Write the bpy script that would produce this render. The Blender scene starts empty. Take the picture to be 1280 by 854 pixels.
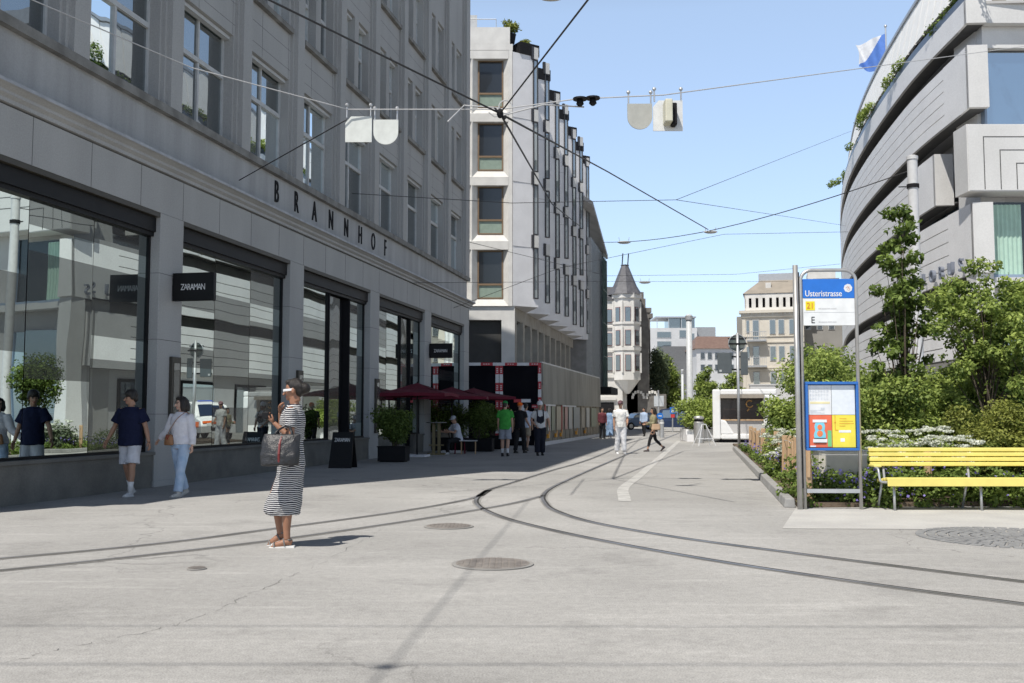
import bpy, bmesh, math, random
import numpy as np
from mathutils import Vector, Matrix
random.seed(7); rng = np.random.default_rng(7)
R = math.radians
SC = bpy.context.scene
COL = SC.collection
F = 1244.0; PITCH = math.atan(91/F); EYE = 1.35
def ray(u, v):
    a, b = (u-640)/F, (427-v)/F
    return Vector((a, math.cos(PITCH)-b*math.sin(PITCH), math.sin(PITCH)+b*math.cos(PITCH)))
def G(u, v, z=0.0):
    d = ray(u, v); k = (z-EYE)/d.z
    return Vector((d.x*k, d.y*k, z))
def P(u, v, Y):
    d = ray(u, v); k = Y/d.y
    return Vector((d.x*k, Y, EYE+d.z*k))
AL = R(11.14); DIR = Vector((math.sin(AL), math.cos(AL), 0)); OUT = Vector((math.cos(AL), -math.sin(AL), 0))
def S(t, off, z=0.0):           # street frame: t along the street, off = distance right of the camera's line
    return DIR*t + OUT*off + Vector((0, 0, z))
RZ = math.pi/2-AL               # local x along the street, local y towards the left side
# ---------------------------------------------------------------- materials
def _n(nt, t, **k):
    n = nt.nodes.new(t)
    for a, b in k.items(): setattr(n, a, b)
    return n
def mat(name, c, c2=None, scale=3.0, rough=0.7, bump=0.0, bscale=None, metal=0.0, detail=5, spec=0.4, stretch=None, contrast=(0.35, 0.65), fine=0.0, trans=0.0, emit=None):
    m = bpy.data.materials.new(name); m.use_nodes = True; nt = m.node_tree; L = nt.links
    p = nt.nodes['Principled BSDF']; p.inputs['Roughness'].default_value = rough; p.inputs['Metallic'].default_value = metal
    p.inputs['Specular IOR Level'].default_value = spec
    if c2 is None: c2 = tuple(x*0.85 for x in c)
    tc = _n(nt, 'ShaderNodeTexCoord'); mp = _n(nt, 'ShaderNodeMapping'); L.new(tc.outputs['Object'], mp.inputs[0])
    if stretch: mp.inputs['Scale'].default_value = stretch
    no = _n(nt, 'ShaderNodeTexNoise'); no.inputs['Scale'].default_value = scale; no.inputs['Detail'].default_value = detail
    L.new(mp.outputs[0], no.inputs['Vector'])
    mr = _n(nt, 'ShaderNodeMapRange'); mr.inputs[1].default_value, mr.inputs[2].default_value = contrast
    L.new(no.outputs[0], mr.inputs[0])
    mx = _n(nt, 'ShaderNodeMix', data_type='RGBA'); mx.inputs[6].default_value = (*c, 1); mx.inputs[7].default_value = (*c2, 1)
    L.new(mr.outputs[0], mx.inputs[0]); out = mx.outputs[2]
    if fine:
        n2 = _n(nt, 'ShaderNodeTexNoise'); n2.inputs['Scale'].default_value = scale*25; n2.inputs['Detail'].default_value = 3
        L.new(tc.outputs['Object'], n2.inputs['Vector'])
        m2 = _n(nt, 'ShaderNodeMapRange'); m2.inputs[1].default_value = .3; m2.inputs[2].default_value = .7
        m2.inputs[3].default_value = 1-fine; m2.inputs[4].default_value = 1+fine; L.new(n2.outputs[0], m2.inputs[0])
        vm = _n(nt, 'ShaderNodeVectorMath', operation='SCALE'); L.new(out, vm.inputs[0]); L.new(m2.outputs[0], vm.inputs['Scale']); out = vm.outputs[0]
    L.new(out, p.inputs['Base Color'])
    if bump:
        nb = _n(nt, 'ShaderNodeTexNoise'); nb.inputs['Scale'].default_value = bscale or scale*8; nb.inputs['Detail'].default_value = 4
        L.new(mp.outputs[0], nb.inputs['Vector'])
        bp = _n(nt, 'ShaderNodeBump'); bp.inputs['Strength'].default_value = bump; bp.inputs['Distance'].default_value = 0.02
        L.new(nb.outputs[0], bp.inputs['Height']); L.new(bp.outputs[0], p.inputs['Normal'])
    m['out'] = 0
    return m
def glass(name, tint=(0.012, 0.015, 0.017), refl=0.4, wav=0.03, wscale=0.6, rcol=(.86, .93, .95), rough=0.0):
    m = bpy.data.materials.new(name); m.use_nodes = True; nt = m.node_tree; L = nt.links
    p = nt.nodes['Principled BSDF']; p.inputs['Base Color'].default_value = (*tint, 1); p.inputs['Roughness'].default_value = .25
    g = _n(nt, 'ShaderNodeBsdfGlossy'); g.inputs['Roughness'].default_value = rough; g.inputs['Color'].default_value = (*rcol, 1)
    mx = _n(nt, 'ShaderNodeMixShader'); lw = _n(nt, 'ShaderNodeLayerWeight'); lw.inputs[0].default_value = .3
    mr = _n(nt, 'ShaderNodeMapRange'); mr.inputs[3].default_value = refl; mr.inputs[4].default_value = 1.0; L.new(lw.outputs['Fresnel'], mr.inputs[0])
    L.new(mr.outputs[0], mx.inputs[0]); L.new(p.outputs[0], mx.inputs[1]); L.new(g.outputs[0], mx.inputs[2])
    tc = _n(nt, 'ShaderNodeTexCoord'); no = _n(nt, 'ShaderNodeTexNoise'); no.inputs['Scale'].default_value = wscale; no.inputs['Detail'].default_value = 1
    L.new(tc.outputs['Object'], no.inputs['Vector']); bp = _n(nt, 'ShaderNodeBump'); bp.inputs['Strength'].default_value = 1.0; bp.inputs['Distance'].default_value = wav
    L.new(no.outputs[0], bp.inputs['Height']); L.new(bp.outputs[0], g.inputs['Normal'])
    o = nt.nodes['Material Output']; L.new(mx.outputs[0], o.inputs[0])
    return m
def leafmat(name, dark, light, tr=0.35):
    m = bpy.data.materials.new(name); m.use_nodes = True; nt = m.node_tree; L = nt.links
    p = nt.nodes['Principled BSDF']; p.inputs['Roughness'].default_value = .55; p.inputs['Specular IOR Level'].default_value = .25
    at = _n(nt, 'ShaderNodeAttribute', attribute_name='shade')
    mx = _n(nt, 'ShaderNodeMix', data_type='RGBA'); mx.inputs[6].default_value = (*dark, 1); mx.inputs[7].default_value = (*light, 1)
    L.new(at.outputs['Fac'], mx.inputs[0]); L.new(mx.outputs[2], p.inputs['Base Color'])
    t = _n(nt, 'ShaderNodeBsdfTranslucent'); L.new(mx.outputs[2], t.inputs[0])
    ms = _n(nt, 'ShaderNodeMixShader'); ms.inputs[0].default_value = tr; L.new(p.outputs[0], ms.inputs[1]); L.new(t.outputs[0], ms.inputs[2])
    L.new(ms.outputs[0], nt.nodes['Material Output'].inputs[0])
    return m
def paint(name, c, rough=.45, spec=.5, metal=0, dirt=.12, scale=6):
    return mat(name, c, tuple(x*(1-dirt) for x in c), scale=scale, rough=rough, spec=spec, metal=metal)
# ---------------------------------------------------------------- mesh builder
class MB:
    def __init__(s): s.v = []; s.f = []; s.m = []
    def add(s, vs, fs, mi=0):
        b = len(s.v); s.v += [tuple(x) for x in vs]
        for f in fs: s.f.append(tuple(i+b for i in f)); s.m.append(mi)
        return s
    def box(s, x0, x1, y0, y1, z0, z1, mi=0, M=None):
        vs = [Vector(p) for p in ((x0,y0,z0),(x1,y0,z0),(x1,y1,z0),(x0,y1,z0),(x0,y0,z1),(x1,y0,z1),(x1,y1,z1),(x0,y1,z1))]
        if M is not None: vs = [M @ p for p in vs]
        return s.add(vs, [(0,3,2,1),(4,5,6,7),(0,1,5,4),(1,2,6,5),(2,3,7,6),(3,0,4,7)], mi)
    def prism(s, poly, z0, z1, mi=0, M=None):   # poly ccw in xy
        n = len(poly); vs = [Vector((x,y,z0)) for x,y in poly]+[Vector((x,y,z1)) for x,y in poly]
        if M is not None: vs = [M @ p for p in vs]
        return s.add(vs, [tuple(range(n-1,-1,-1)), tuple(range(n,2*n))]+[(i,(i+1)%n,(i+1)%n+n,i+n) for i in range(n)], mi)
    def quad(s, a, b, c, d, mi=0): return s.add([a,b,c,d], [(0,1,2,3)], mi)
    def sweep(s, path, prof, mi=0, closed=True, caps=True):  # path: list of (point, sidevec); prof: list of (offset, z)
        n = len(prof); vs = []
        for p, sd in path:
            for o, z in prof: vs.append(Vector(p)+Vector(sd)*o+Vector((0,0,z)))
        fs = []; e = n if closed else n-1
        for i in range(len(path)-1):
            for j in range(e): fs.append((i*n+j, i*n+(j+1)%n, (i+1)*n+(j+1)%n, (i+1)*n+j))
        if caps and closed: fs += [tuple(range(n-1,-1,-1)), tuple(range((len(path)-1)*n, len(path)*n))]
        return s.add(vs, fs, mi)
    def tube(s, pts, r, seg=8, mi=0, caps=True, flat=1.0, up=None):
        pts = [Vector(p) for p in pts]; n = len(pts)
        if not hasattr(r, '__len__'): r = [r]*n
        vs = []; X = None
        for i, p in enumerate(pts):
            d = (pts[min(i+1,n-1)]-pts[max(i-1,0)]).normalized()
            if X is None:
                a = Vector(up) if up else (Vector((0,0,1)) if abs(d.z) < .9 else Vector((1,0,0)))
                X = (a-d*a.dot(d)).normalized()
            else: X = (X-d*X.dot(d)).normalized()
            Y = d.cross(X)
            for k in range(seg):
                t = 2*math.pi*k/seg; vs.append(p+X*(math.cos(t)*r[i]*flat)+Y*(math.sin(t)*r[i]))
        fs = [(i*seg+k, i*seg+(k+1)%seg, (i+1)*seg+(k+1)%seg, (i+1)*seg+k) for i in range(n-1) for k in range(seg)]
        if caps: fs += [tuple(range(seg-1,-1,-1)), tuple(range((n-1)*seg, n*seg))]
        return s.add(vs, fs, mi)
    def loft(s, st, seg=16, mi=0):   # st: list of (x,y,z,rx,ry) horizontal ellipses from the bottom up
        vs = []; n = len(st)
        for x,y,z,rx,ry in st:
            for k in range(seg):
                t = 2*math.pi*k/seg; vs.append((x+rx*math.cos(t), y+ry*math.sin(t), z))
        fs = [(i*seg+k, i*seg+(k+1)%seg, (i+1)*seg+(k+1)%seg, (i+1)*seg+k) for i in range(n-1) for k in range(seg)]
        fs += [tuple(range(seg-1,-1,-1)), tuple(range((n-1)*seg, n*seg))]
        return s.add(vs, fs, mi)
    def lathe(s, prof, c=(0,0,0), seg=20, mi=0): return s.loft([(c[0],c[1],c[2]+z,max(r,1e-4),max(r,1e-4)) for r,z in prof], seg, mi)
    def ball(s, c, r, seg=14, rings=9, mi=0, M=None):
        if not hasattr(r, '__len__'): r = (r,r,r)
        vs = []; c = Vector(c)
        for i in range(rings+1):
            ph = -math.pi/2+math.pi*i/rings; ph = max(min(ph, 1.5), -1.5)
            for k in range(seg):
                t = 2*math.pi*k/seg; q = Vector((r[0]*math.cos(ph)*math.cos(t), r[1]*math.cos(ph)*math.sin(t), r[2]*math.sin(ph)))
                if M is not None: q = M @ q
                vs.append(c+q)
        fs = [(i*seg+k, i*seg+(k+1)%seg, (i+1)*seg+(k+1)%seg, (i+1)*seg+k) for i in range(rings) for k in range(seg)]
        fs += [tuple(range(seg-1,-1,-1)), tuple(range(rings*seg, (rings+1)*seg))]
        return s.add(vs, fs, mi)
    def text(s, txt, M, size=1.0, xs=1.0, ext=0.0, mi=0, space=1.0, align='CENTER'):
        cu = bpy.data.curves.new('t', 'FONT'); cu.body = txt; cu.size = size; cu.extrude = ext; cu.align_x = align; cu.align_y = 'CENTER'; cu.space_character = space; cu.resolution_u = 3
        o = bpy.data.objects.new('t', cu); COL.objects.link(o); bpy.context.view_layer.update()
        me = o.evaluated_get(bpy.context.evaluated_depsgraph_get()).to_mesh()
        s.add([M @ Vector((v.co.x*xs, v.co.y, v.co.z)) for v in me.vertices], [tuple(p.vertices) for p in me.polygons], mi)
        bpy.data.objects.remove(o); bpy.data.curves.remove(cu)
        return s
    def mesh(s, name, mats, smooth=False):
        me = bpy.data.meshes.new(name); me.from_pydata(s.v, [], s.f); me.update()
        for m in (mats if isinstance(mats, (list, tuple)) else [mats]): me.materials.append(m)
        if len(me.materials) > 1: me.polygons.foreach_set('material_index', s.m)
        if smooth: me.polygons.foreach_set('use_smooth', [True]*len(me.polygons))
        return me
    def build(s, name, mats, parent=None, smooth=False, bevel=0.0, fix=True, loc=None):
        me = s.mesh(name, mats, smooth)
        if fix and len(me.polygons) < 60000:
            bm = bmesh.new(); bm.from_mesh(me); bmesh.ops.recalc_face_normals(bm, faces=bm.faces); bm.to_mesh(me); bm.free()
        o = bpy.data.objects.new(name, me); COL.objects.link(o); o.parent = parent
        if loc: o.location = loc
        if bevel:
            b = o.modifiers.new('b', 'BEVEL'); b.width = bevel; b.segments = 2; b.limit_method = 'ANGLE'
        return o
def tag(o, label=None, cat=None, group=None, kind=None):
    for k, v in (('label', label), ('category', cat), ('group', group), ('kind', kind)):
        if v: o[k] = v
    return o
def thing(name, loc, label, cat, rz=0, group=None, kind=None):
    o = bpy.data.objects.new(name, None); COL.objects.link(o); o.location = loc; o.rotation_euler = (0,0,rz); o.empty_display_size = .2
    return tag(o, label, cat, group, kind)
def copy_tree(o, parent=None):
    c = o.copy(); COL.objects.link(c); c.parent = parent
    for ch in [x for x in bpy.data.objects if x.parent == o]: copy_tree(ch, c)
    return c
def TX(x, y, z): return Matrix.Translation((x, y, z))
def RX(a): return Matrix.Rotation(R(a), 4, 'X')
def RY(a): return Matrix.Rotation(R(a), 4, 'Y')
def RZm(a): return Matrix.Rotation(R(a), 4, 'Z')
FACE = RX(90)                    # text standing upright, read from -y
# ---------------------------------------------------------------- foliage
def leaves(name, m, parent, blobs, n, size, aspect=.5, droop=.3, loc=None, col=(0, 1), shell=.5, jit=.16, minz=0.02):
    """blobs: (x,y,z,rx,ry,rz[,weight]); many small leaf faces spread through their volumes"""
    B = np.array([list(b[:6]) for b in blobs], float); w = np.array([b[6] if len(b) > 6 else b[3]*b[4]*b[5] for b in blobs]); w /= w.sum()
    idx = rng.choice(len(B), n, p=w); d = rng.normal(size=(n,3)); d /= np.linalg.norm(d, axis=1)[:,None]
    r = rng.random(n)**(1/(3+shell*4)); r *= 1+jit*rng.normal(size=n)
    c = B[idx,:3]+d*B[idx,3:6]*r[:,None]; c[:,2] = np.maximum(c[:,2], minz)
    nr = d*0.7+rng.normal(size=(n,3))*.6+np.array([0,0,.5]); nr /= np.linalg.norm(nr, axis=1)[:,None]
    a = rng.normal(size=(n,3))-np.array([0,0,droop]); a -= nr*(a*nr).sum(1)[:,None]; a /= np.linalg.norm(a, axis=1)[:,None]
    b = np.cross(nr, a); s = size*(.6+.8*rng.random(n))[:,None]
    v = np.stack([c-a*s*.5, c+b*s*aspect*.5, c+a*s*.5, c-b*s*aspect*.5], 1).reshape(-1, 3)
    clump = rng.random(len(B))*.35
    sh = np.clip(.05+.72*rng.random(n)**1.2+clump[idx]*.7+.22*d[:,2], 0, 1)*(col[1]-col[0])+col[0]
    me = bpy.data.meshes.new(name); me.vertices.add(4*n); me.vertices.foreach_set('co', v.ravel()); me.loops.add(4*n)
    me.loops.foreach_set('vertex_index', np.arange(4*n, dtype=np.int32)); me.polygons.add(n); me.polygons.foreach_set('loop_start', np.arange(0,4*n,4, dtype=np.int32))
    me.polygons.foreach_set('loop_total', np.full(n, 4, dtype=np.int32)); me.update(calc_edges=True)
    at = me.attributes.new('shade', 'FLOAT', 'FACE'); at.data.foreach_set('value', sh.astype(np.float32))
    me.materials.append(m); o = bpy.data.objects.new(name, me); COL.objects.link(o); o.parent = parent
    if loc: o.location = loc
    return o
def clumps(n, cx, cy, cz, rx, ry, rz, r0, r1, power=.6):
    out = []
    for i in range(n):
        d = rng.normal(size=3); d /= np.linalg.norm(d); q = rng.random()**power; r = r0+(r1-r0)*rng.random()
        out.append((cx+d[0]*rx*q, cy+d[1]*ry*q, cz+d[2]*rz*q, r, r, r*.8))
    return out
SKY0, SKY1, SKYT = .95, .2, (1.02, 1.0, 1.08)
# ================================================================ camera, sun, sky
cam = bpy.data.cameras.new('camera'); cam.lens = 35; cam.sensor_width = 36; cam.clip_end = 5000; cam.clip_start = .1
co = bpy.data.objects.new('camera', cam); COL.objects.link(co); co.location = (0,0,EYE); co.rotation_euler = (math.pi/2+PITCH, 0, 0); SC.camera = co
cam.dof.use_dof = True; cam.dof.focus_distance = 14; cam.dof.aperture_fstop = 5.0
SUN_AZ, SUN_EL = R(33.5), R(58)      # light travels towards (sin, cos)
to_sun = Vector((-math.sin(SUN_AZ)*math.cos(SUN_EL), -math.cos(SUN_AZ)*math.cos(SUN_EL), math.sin(SUN_EL)))
sl = bpy.data.lights.new('sun', 'SUN'); sl.energy = 5.0; sl.angle = R(.53); sl.color = (1, .955, .885)
so = bpy.data.objects.new('sun', sl); COL.objects.link(so); so.rotation_euler = to_sun.to_track_quat('Z', 'Y').to_euler()
w = bpy.data.worlds.new('World'); SC.world = w; w.use_nodes = True; nt = w.node_tree
sk = nt.nodes.new('ShaderNodeTexSky'); sk.sky_type = 'NISHITA'; sk.sun_disc = False; sk.sun_elevation = SUN_EL
sk.sun_rotation = math.atan2(to_sun.x, to_sun.y); sk.air_density = 1.0; sk.dust_density = 1.6; sk.ozone_density = 1.0; sk.altitude = 400
bg = nt.nodes['Background']; bg.inputs[1].default_value = 0.15; 
tcw = nt.nodes.new('ShaderNodeTexCoord'); sxw = nt.nodes.new('ShaderNodeSeparateXYZ'); nt.links.new(tcw.outputs['Generated'], sxw.inputs[0])
cr_ = nt.nodes.new('ShaderNodeMapRange'); cr_.inputs[1].default_value = .38; cr_.inputs[2].default_value = .5; cr_.inputs[3].default_value = SKY0; cr_.inputs[4].default_value = SKY1; nt.links.new(sxw.outputs[2], cr_.inputs[0])
vmw = nt.nodes.new('ShaderNodeVectorMath'); vmw.operation = 'SCALE'; nt.links.new(sk.outputs[0], vmw.inputs[0]); nt.links.new(cr_.outputs[0], vmw.inputs['Scale'])
mlw = nt.nodes.new('ShaderNodeVectorMath'); mlw.operation = 'MULTIPLY'; mlw.inputs[1].default_value = SKYT; nt.links.new(vmw.outputs[0], mlw.inputs[0])
adw = nt.nodes.new('ShaderNodeVectorMath'); adw.operation = 'ADD'; cr2 = nt.nodes.new('ShaderNodeMapRange'); cr2.inputs[1].default_value = .40; cr2.inputs[2].default_value = .48; cr2.inputs[3].default_value = 1; cr2.inputs[4].default_value = 0; nt.links.new(sxw.outputs[2], cr2.inputs[0]); cst = nt.nodes.new('ShaderNodeVectorMath'); cst.operation = 'SCALE'; cst.inputs[0].default_value = (1.6,2.05,2.35); nt.links.new(cr2.outputs[0], cst.inputs['Scale']); nt.links.new(cst.outputs[0], adw.inputs[1]); nt.links.new(mlw.outputs[0], adw.inputs[0]); nt.links.new(adw.outputs[0], bg.inputs[0])
SC.render.engine = 'CYCLES'; SC.view_settings.view_transform = 'Standard'; SC.view_settings.look = 'None'; SC.view_settings.exposure = 0
SC.cycles.max_bounces = 8; SC.cycles.transparent_max_bounces = 8
# ================================================================ materials
M_conc = mat('grey limestone', (.40,.398,.39), (.335,.333,.328), scale=1.6, rough=.85, bump=.25, bscale=25, stretch=(.7,.7,.22), contrast=(.3,.75), fine=.09)  # the stone's own grey, with faint rain streaks
M_concd = mat('weathered limestone', (.16,.155,.145), (.26,.255,.24), scale=2.5, rough=.9, bump=.2, bscale=25, fine=.08)
M_band = mat('limestone letter band', (.41,.41,.41), (.32,.32,.32), scale=1.6, rough=.85, bump=.2, bscale=20, stretch=(1.6,1,.12), fine=.06)
M_trimc = mat('zinc edge', (.42,.43,.45), (.30,.31,.33), scale=4, rough=.45)
M_plinth = mat('stone plinth', (.17,.165,.15), (.12,.118,.108), scale=2, rough=.8, bump=.2, bscale=30, fine=.1)
M_dark = paint('black metal', (.009,.009,.010), .5, spec=.25)
M_dark2 = paint('soft black', (.015,.015,.017), .8, spec=.2)
M_bronze = paint('bronze trim', (.055,.048,.036), .5)
M_frame = paint('pale window frame', (.52,.53,.53), .5)
M_glassU = glass('upper window glass', refl=.27, wav=.0022, wscale=1.3)
M_glassS = glass('shop window glass', refl=.27, wav=.0035, wscale=.5, rcol=(.70,.79,.77))
M_glassB = glass('office glass', tint=(.018,.02,.022), refl=.0, wav=.01, rcol=(.45,.5,.5))
M_glassF = glass('far glass', tint=(.05,.06,.07), refl=.15, wav=.005)
M_glassR = glass('blue window glass', tint=(.03,.06,.1), refl=.35, wav=.004)
M_white = mat('white stone', (.66,.65,.62), (.58,.57,.545), scale=2, rough=.75, bump=.05, fine=.03)
M_panel = mat('pale concrete panel', (.78,.775,.785), (.71,.705,.715), scale=1.2, rough=.8, bump=.05, fine=.03)
M_steel = paint('brushed steel', (.52,.51,.49), .38, metal=.6, dirt=.15)
M_galv = paint('galvanised steel', (.5,.51,.52), .45, metal=.5)
M_wire = paint('cable', (.035,.035,.037), .6)
M_wirel = paint('pale cable', (.5,.5,.5), .5)
M_bark = mat('bark', (.10,.08,.06), (.06,.048,.036), scale=12, rough=.95, bump=.5, stretch=(1,1,.3))
M_leaf = leafmat('fresh green leaves', (.05,.10,.018), (.42,.51,.13))
M_leafd = leafmat('dark green leaves', (.03,.06,.012), (.25,.34,.08))
M_leafo = leafmat('olive leaves with orange tips', (.06,.09,.015), (.36,.38,.09))
M_leafg = leafmat('grey green leaves', (.06,.085,.05), (.20,.25,.14))
M_wflow = leafmat('white blossom', (.5,.52,.42), (.85,.87,.78), .3)
M_pflow = leafmat('violet blossom', (.16,.12,.45), (.42,.36,.8), .3)
M_wood = mat('pale wood', (.52,.36,.22), (.42,.27,.15), scale=8, rough=.8, stretch=(1,1,.2), bump=.2)
M_yellow = paint('yellow lacquer', (.82,.70,.19), .5, dirt=.1)
M_skin = mat('brown skin', (.27,.13,.075), (.23,.105,.06), scale=20, rough=.5)
M_skinl = mat('tan skin', (.42,.24,.16), (.38,.2,.13), scale=20, rough=.5)
M_hair = mat('black hair', (.012,.010,.009), (.03,.024,.02), scale=40, rough=.45, bump=.4, stretch=(1,1,.3))
# ---- asphalt
def asphalt():
    m = mat('worn pale asphalt', (.405,.394,.374), (.342,.333,.316), scale=.35, rough=.9, detail=8, contrast=(.38,.62))
    nt = m.node_tree; L = nt.links; p = nt.nodes['Principled BSDF']; src = p.inputs['Base Color'].links[0].from_socket
    tc = _n(nt, 'ShaderNodeTexCoord')
    def noise(sc, det, vec, st=None, rough=.5):
        if st: mp = _n(nt, 'ShaderNodeMapping'); mp.inputs['Scale'].default_value = st; mp.inputs['Rotation'].default_value = (0,0,R(8)); L.new(vec, mp.inputs[0]); vec = mp.outputs[0]
        n = _n(nt, 'ShaderNodeTexNoise'); n.inputs['Scale'].default_value = sc; n.inputs['Detail'].default_value = det; n.inputs['Roughness'].default_value = rough; L.new(vec, n.inputs['Vector']); return n.outputs[0]
    def rng_(s, a, b, c, d):
        n = _n(nt, 'ShaderNodeMapRange'); L.new(s, n.inputs[0])
        for i, v in enumerate((a,b,c,d)): n.inputs[i+1].default_value = v
        return n.outputs[0]
    def mul(a, b): n = _n(nt, 'ShaderNodeMath', operation='MULTIPLY'); L.new(a, n.inputs[0]); L.new(b, n.inputs[1]); return n.outputs[0]
    O = tc.outputs['Object']
    grain = rng_(noise(95, 2, O), .3, .7, .74, 1.26)
    grain2 = rng_(noise(14, 5, O, rough=.75), .3, .7, .85, 1.13)
    streak = rng_(noise(1.2, 5, O, (.5, 4.0, 1), .65), .54, .72, 1.0, 1.2)      # pale scrubbed streaks
    stain = rng_(noise(.9, 6, O, (1, 1, 1), .7), .30, .47, .80, 1.0)
    big = rng_(noise(.11, 3, O), .36, .64, .91, 1.08)
    k = mul(mul(mul(grain, grain2), mul(streak, stain)), big)
    vo = _n(nt, 'ShaderNodeTexVoronoi', feature='DISTANCE_TO_EDGE'); vo.inputs['Scale'].default_value = .16
    nw = _n(nt, 'ShaderNodeTexNoise'); nw.inputs['Scale'].default_value = 1.4; nw.inputs['Detail'].default_value = 5; L.new(O, nw.inputs['Vector'])
    av = _n(nt, 'ShaderNodeVectorMath', operation='MULTIPLY_ADD'); L.new(nw.outputs['Color'], av.inputs[0]); av.inputs[1].default_value = (1.1,1.1,0); L.new(O, av.inputs[2]); L.new(av.outputs[0], vo.inputs['Vector'])
    cr = rng_(vo.outputs['Distance'], .0006, .0028, .72, 1.0); gate = rng_(noise(.25, 2, O), .46, .52, 0, 1)
    mixc = _n(nt, 'ShaderNodeMix'); mixc.inputs[2].default_value = 1.0; L.new(gate, mixc.inputs[0]); L.new(cr, mixc.inputs[3])
    k = mul(k, mixc.outputs[0])
    vm = _n(nt, 'ShaderNodeVectorMath', operation='SCALE'); L.new(src, vm.inputs[0]); L.new(k, vm.inputs['Scale']); L.new(vm.outputs[0], p.inputs['Base Color'])
    bp = _n(nt, 'ShaderNodeBump'); bp.inputs['Strength'].default_value = .35; bp.inputs['Distance'].default_value = .006
    L.new(noise(150, 2, O), bp.inputs['Height']); L.new(bp.outputs[0], p.inputs['Normal'])
    return m
M_asph = asphalt()
# ================================================================ ground
g = MB(); n = 24
g.quad((-1500,-300,0), (1500,-300,0), (1500,3000,0), (-1500,3000,0))
tag(g.build('ground', M_asph), kind='structure')
def catmull(pts, k=10):
    out = []; P_ = [pts[0]*2-pts[1]]+pts+[pts[-1]*2-pts[-2]]
    for i in range(1, len(P_)-2):
        a,b,c,d = P_[i-1:i+3]
        for j in range(k):
            t = j/k; out.append(.5*((2*b)+(c-a)*t+(2*a-5*b+4*c-d)*t*t+(3*b-a-3*c+d)*t**3))
    return out+[pts[-1]]
def ribbon(mb, pts, w0, w1, z, mi=0):
    L_ = []
    for i, p in enumerate(pts):
        d = (pts[min(i+1,len(pts)-1)]-pts[max(i-1,0)]); d.z = 0; d.normalize(); s = Vector((d.y,-d.x,0))
        L_.append((p+s*w0+Vector((0,0,z)), p+s*w1+Vector((0,0,z))))
    for a, b in zip(L_, L_[1:]): mb.add([a[0],a[1],b[1],b[0]], [(0,1,2,3)], mi)
M_groove = mat('rail groove', (.035,.034,.033), (.06,.058,.055), scale=5, rough=.9)
M_rail = mat('worn rail head', (.34,.34,.36), (.20,.195,.19), scale=1.2, rough=.38, metal=.5)
M_joint = mat('rail joint filler', (.33,.32,.30), (.25,.24,.225), scale=1.2, rough=.9)
M_oldg = mat('filled rail groove', (.13,.125,.12), (.20,.195,.185), scale=1.5, rough=.9)
def px(*uv): return [G(u, v) for u, v in uv]
rails = [px((850,541),(805,559.5),(750,583),(712,600),(690,611),(681,620),(683,628),(695,638),(740,652.5),(840,670.5),(990,691),(1140,710),(1300,729.5),(1500,753)),
         px((832,542),(790,553),(740,573.5),(690,588.5),(640,604),(612,613),(598,624),(601,633),(620,643),(655,654),(740,673),(890,700),(1090,730),(1280,755),(1500,784)),
         px((681,620),(640,630),(560,644),(480,656.5),(350,675),(200,693),(0,714),(-300,742)),
         px((612,613),(590,623.5),(500,640),(350,660.5),(200,680),(0,699),(-300,724))]
for i, r_ in enumerate(rails):
    pts = catmull(r_, 10); mb = MB()
    ribbon(mb, pts, -.05, .085, .004, 2); ribbon(mb, pts, -.018, .014, .008, 0); ribbon(mb, pts, .014, .062, .008, 1)
    tag(mb.build('tram_rail', [M_groove if i < 2 else M_oldg, M_rail, M_joint], fix=False), kind='structure')
ck = MB()          # long wandering cracks
for line in (((-30,840),(60,815),(160,795),(250,772),(330,735),(400,705),(478,662)), ((545,640),(590,632),(612,625))):
    q = catmull([G(u,v) for u,v in line], 14); w = []
    for i, p_ in enumerate(q): w.append(p_+Vector((random.uniform(-.03,.03), random.uniform(-.03,.03), 0)))
    for i in range(len(w)-1):
        if random.random() < .72: ribbon(ck, [w[i], w[i+1]], -random.uniform(.0006,.0024), random.uniform(.0006,.0024), .003)
tag(ck.build('pavement_cracks', M_groove, fix=False), kind='structure')
# painted line
wl = MB(); pts = catmull([G(849,551), G(826,571), G(800,594), G(784,606), G(778.5,613), G(780,621), G(781,627)], 8); ribbon(wl, pts, -.10, .10, .005)
M_line = mat('worn road paint', (.54,.53,.50), (.40,.39,.37), scale=5, rough=.8, contrast=(.4,.65), fine=.08)
tag(wl.build('road_marking', M_line, fix=False), kind='structure')
for a, b in (((836,551),(798,556)),):
    pass
# manholes
def manhole(u, v, r, label):
    c = G(u, v); t = thing('manhole_cover', c, label, 'manhole cover')
    mb = MB(); mb.lathe([(r, .004), (r, .010), (r*.93, .012)], seg=40); mb.build('ring', M_joint, t)
    m2 = MB(); m2.lathe([(r*.9, .005), (r*.9, .014)], seg=40)
    for i in range(-5, 6):
        for j in range(-5, 6):
            x, y = i*r*.155, j*r*.155
            if x*x+y*y < (r*.8)**2: m2.box(x-r*.055, x+r*.055, y-r*.055, y+r*.055, .014, .019)
    m2.build('cover', bpy.data.materials.get('rusty cast iron') or mat('rusty cast iron', (.27,.245,.22), (.19,.17,.155), scale=6, rough=.8), t)
manhole(616, 705.5, .37, 'round rusty manhole cover in the middle foreground of the asphalt')
manhole(561, 658.5, .30, 'round grey manhole cover between the tram rails')
manhole(246, 711.5, .085, 'small round valve cap in asphalt left of centre')
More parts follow.
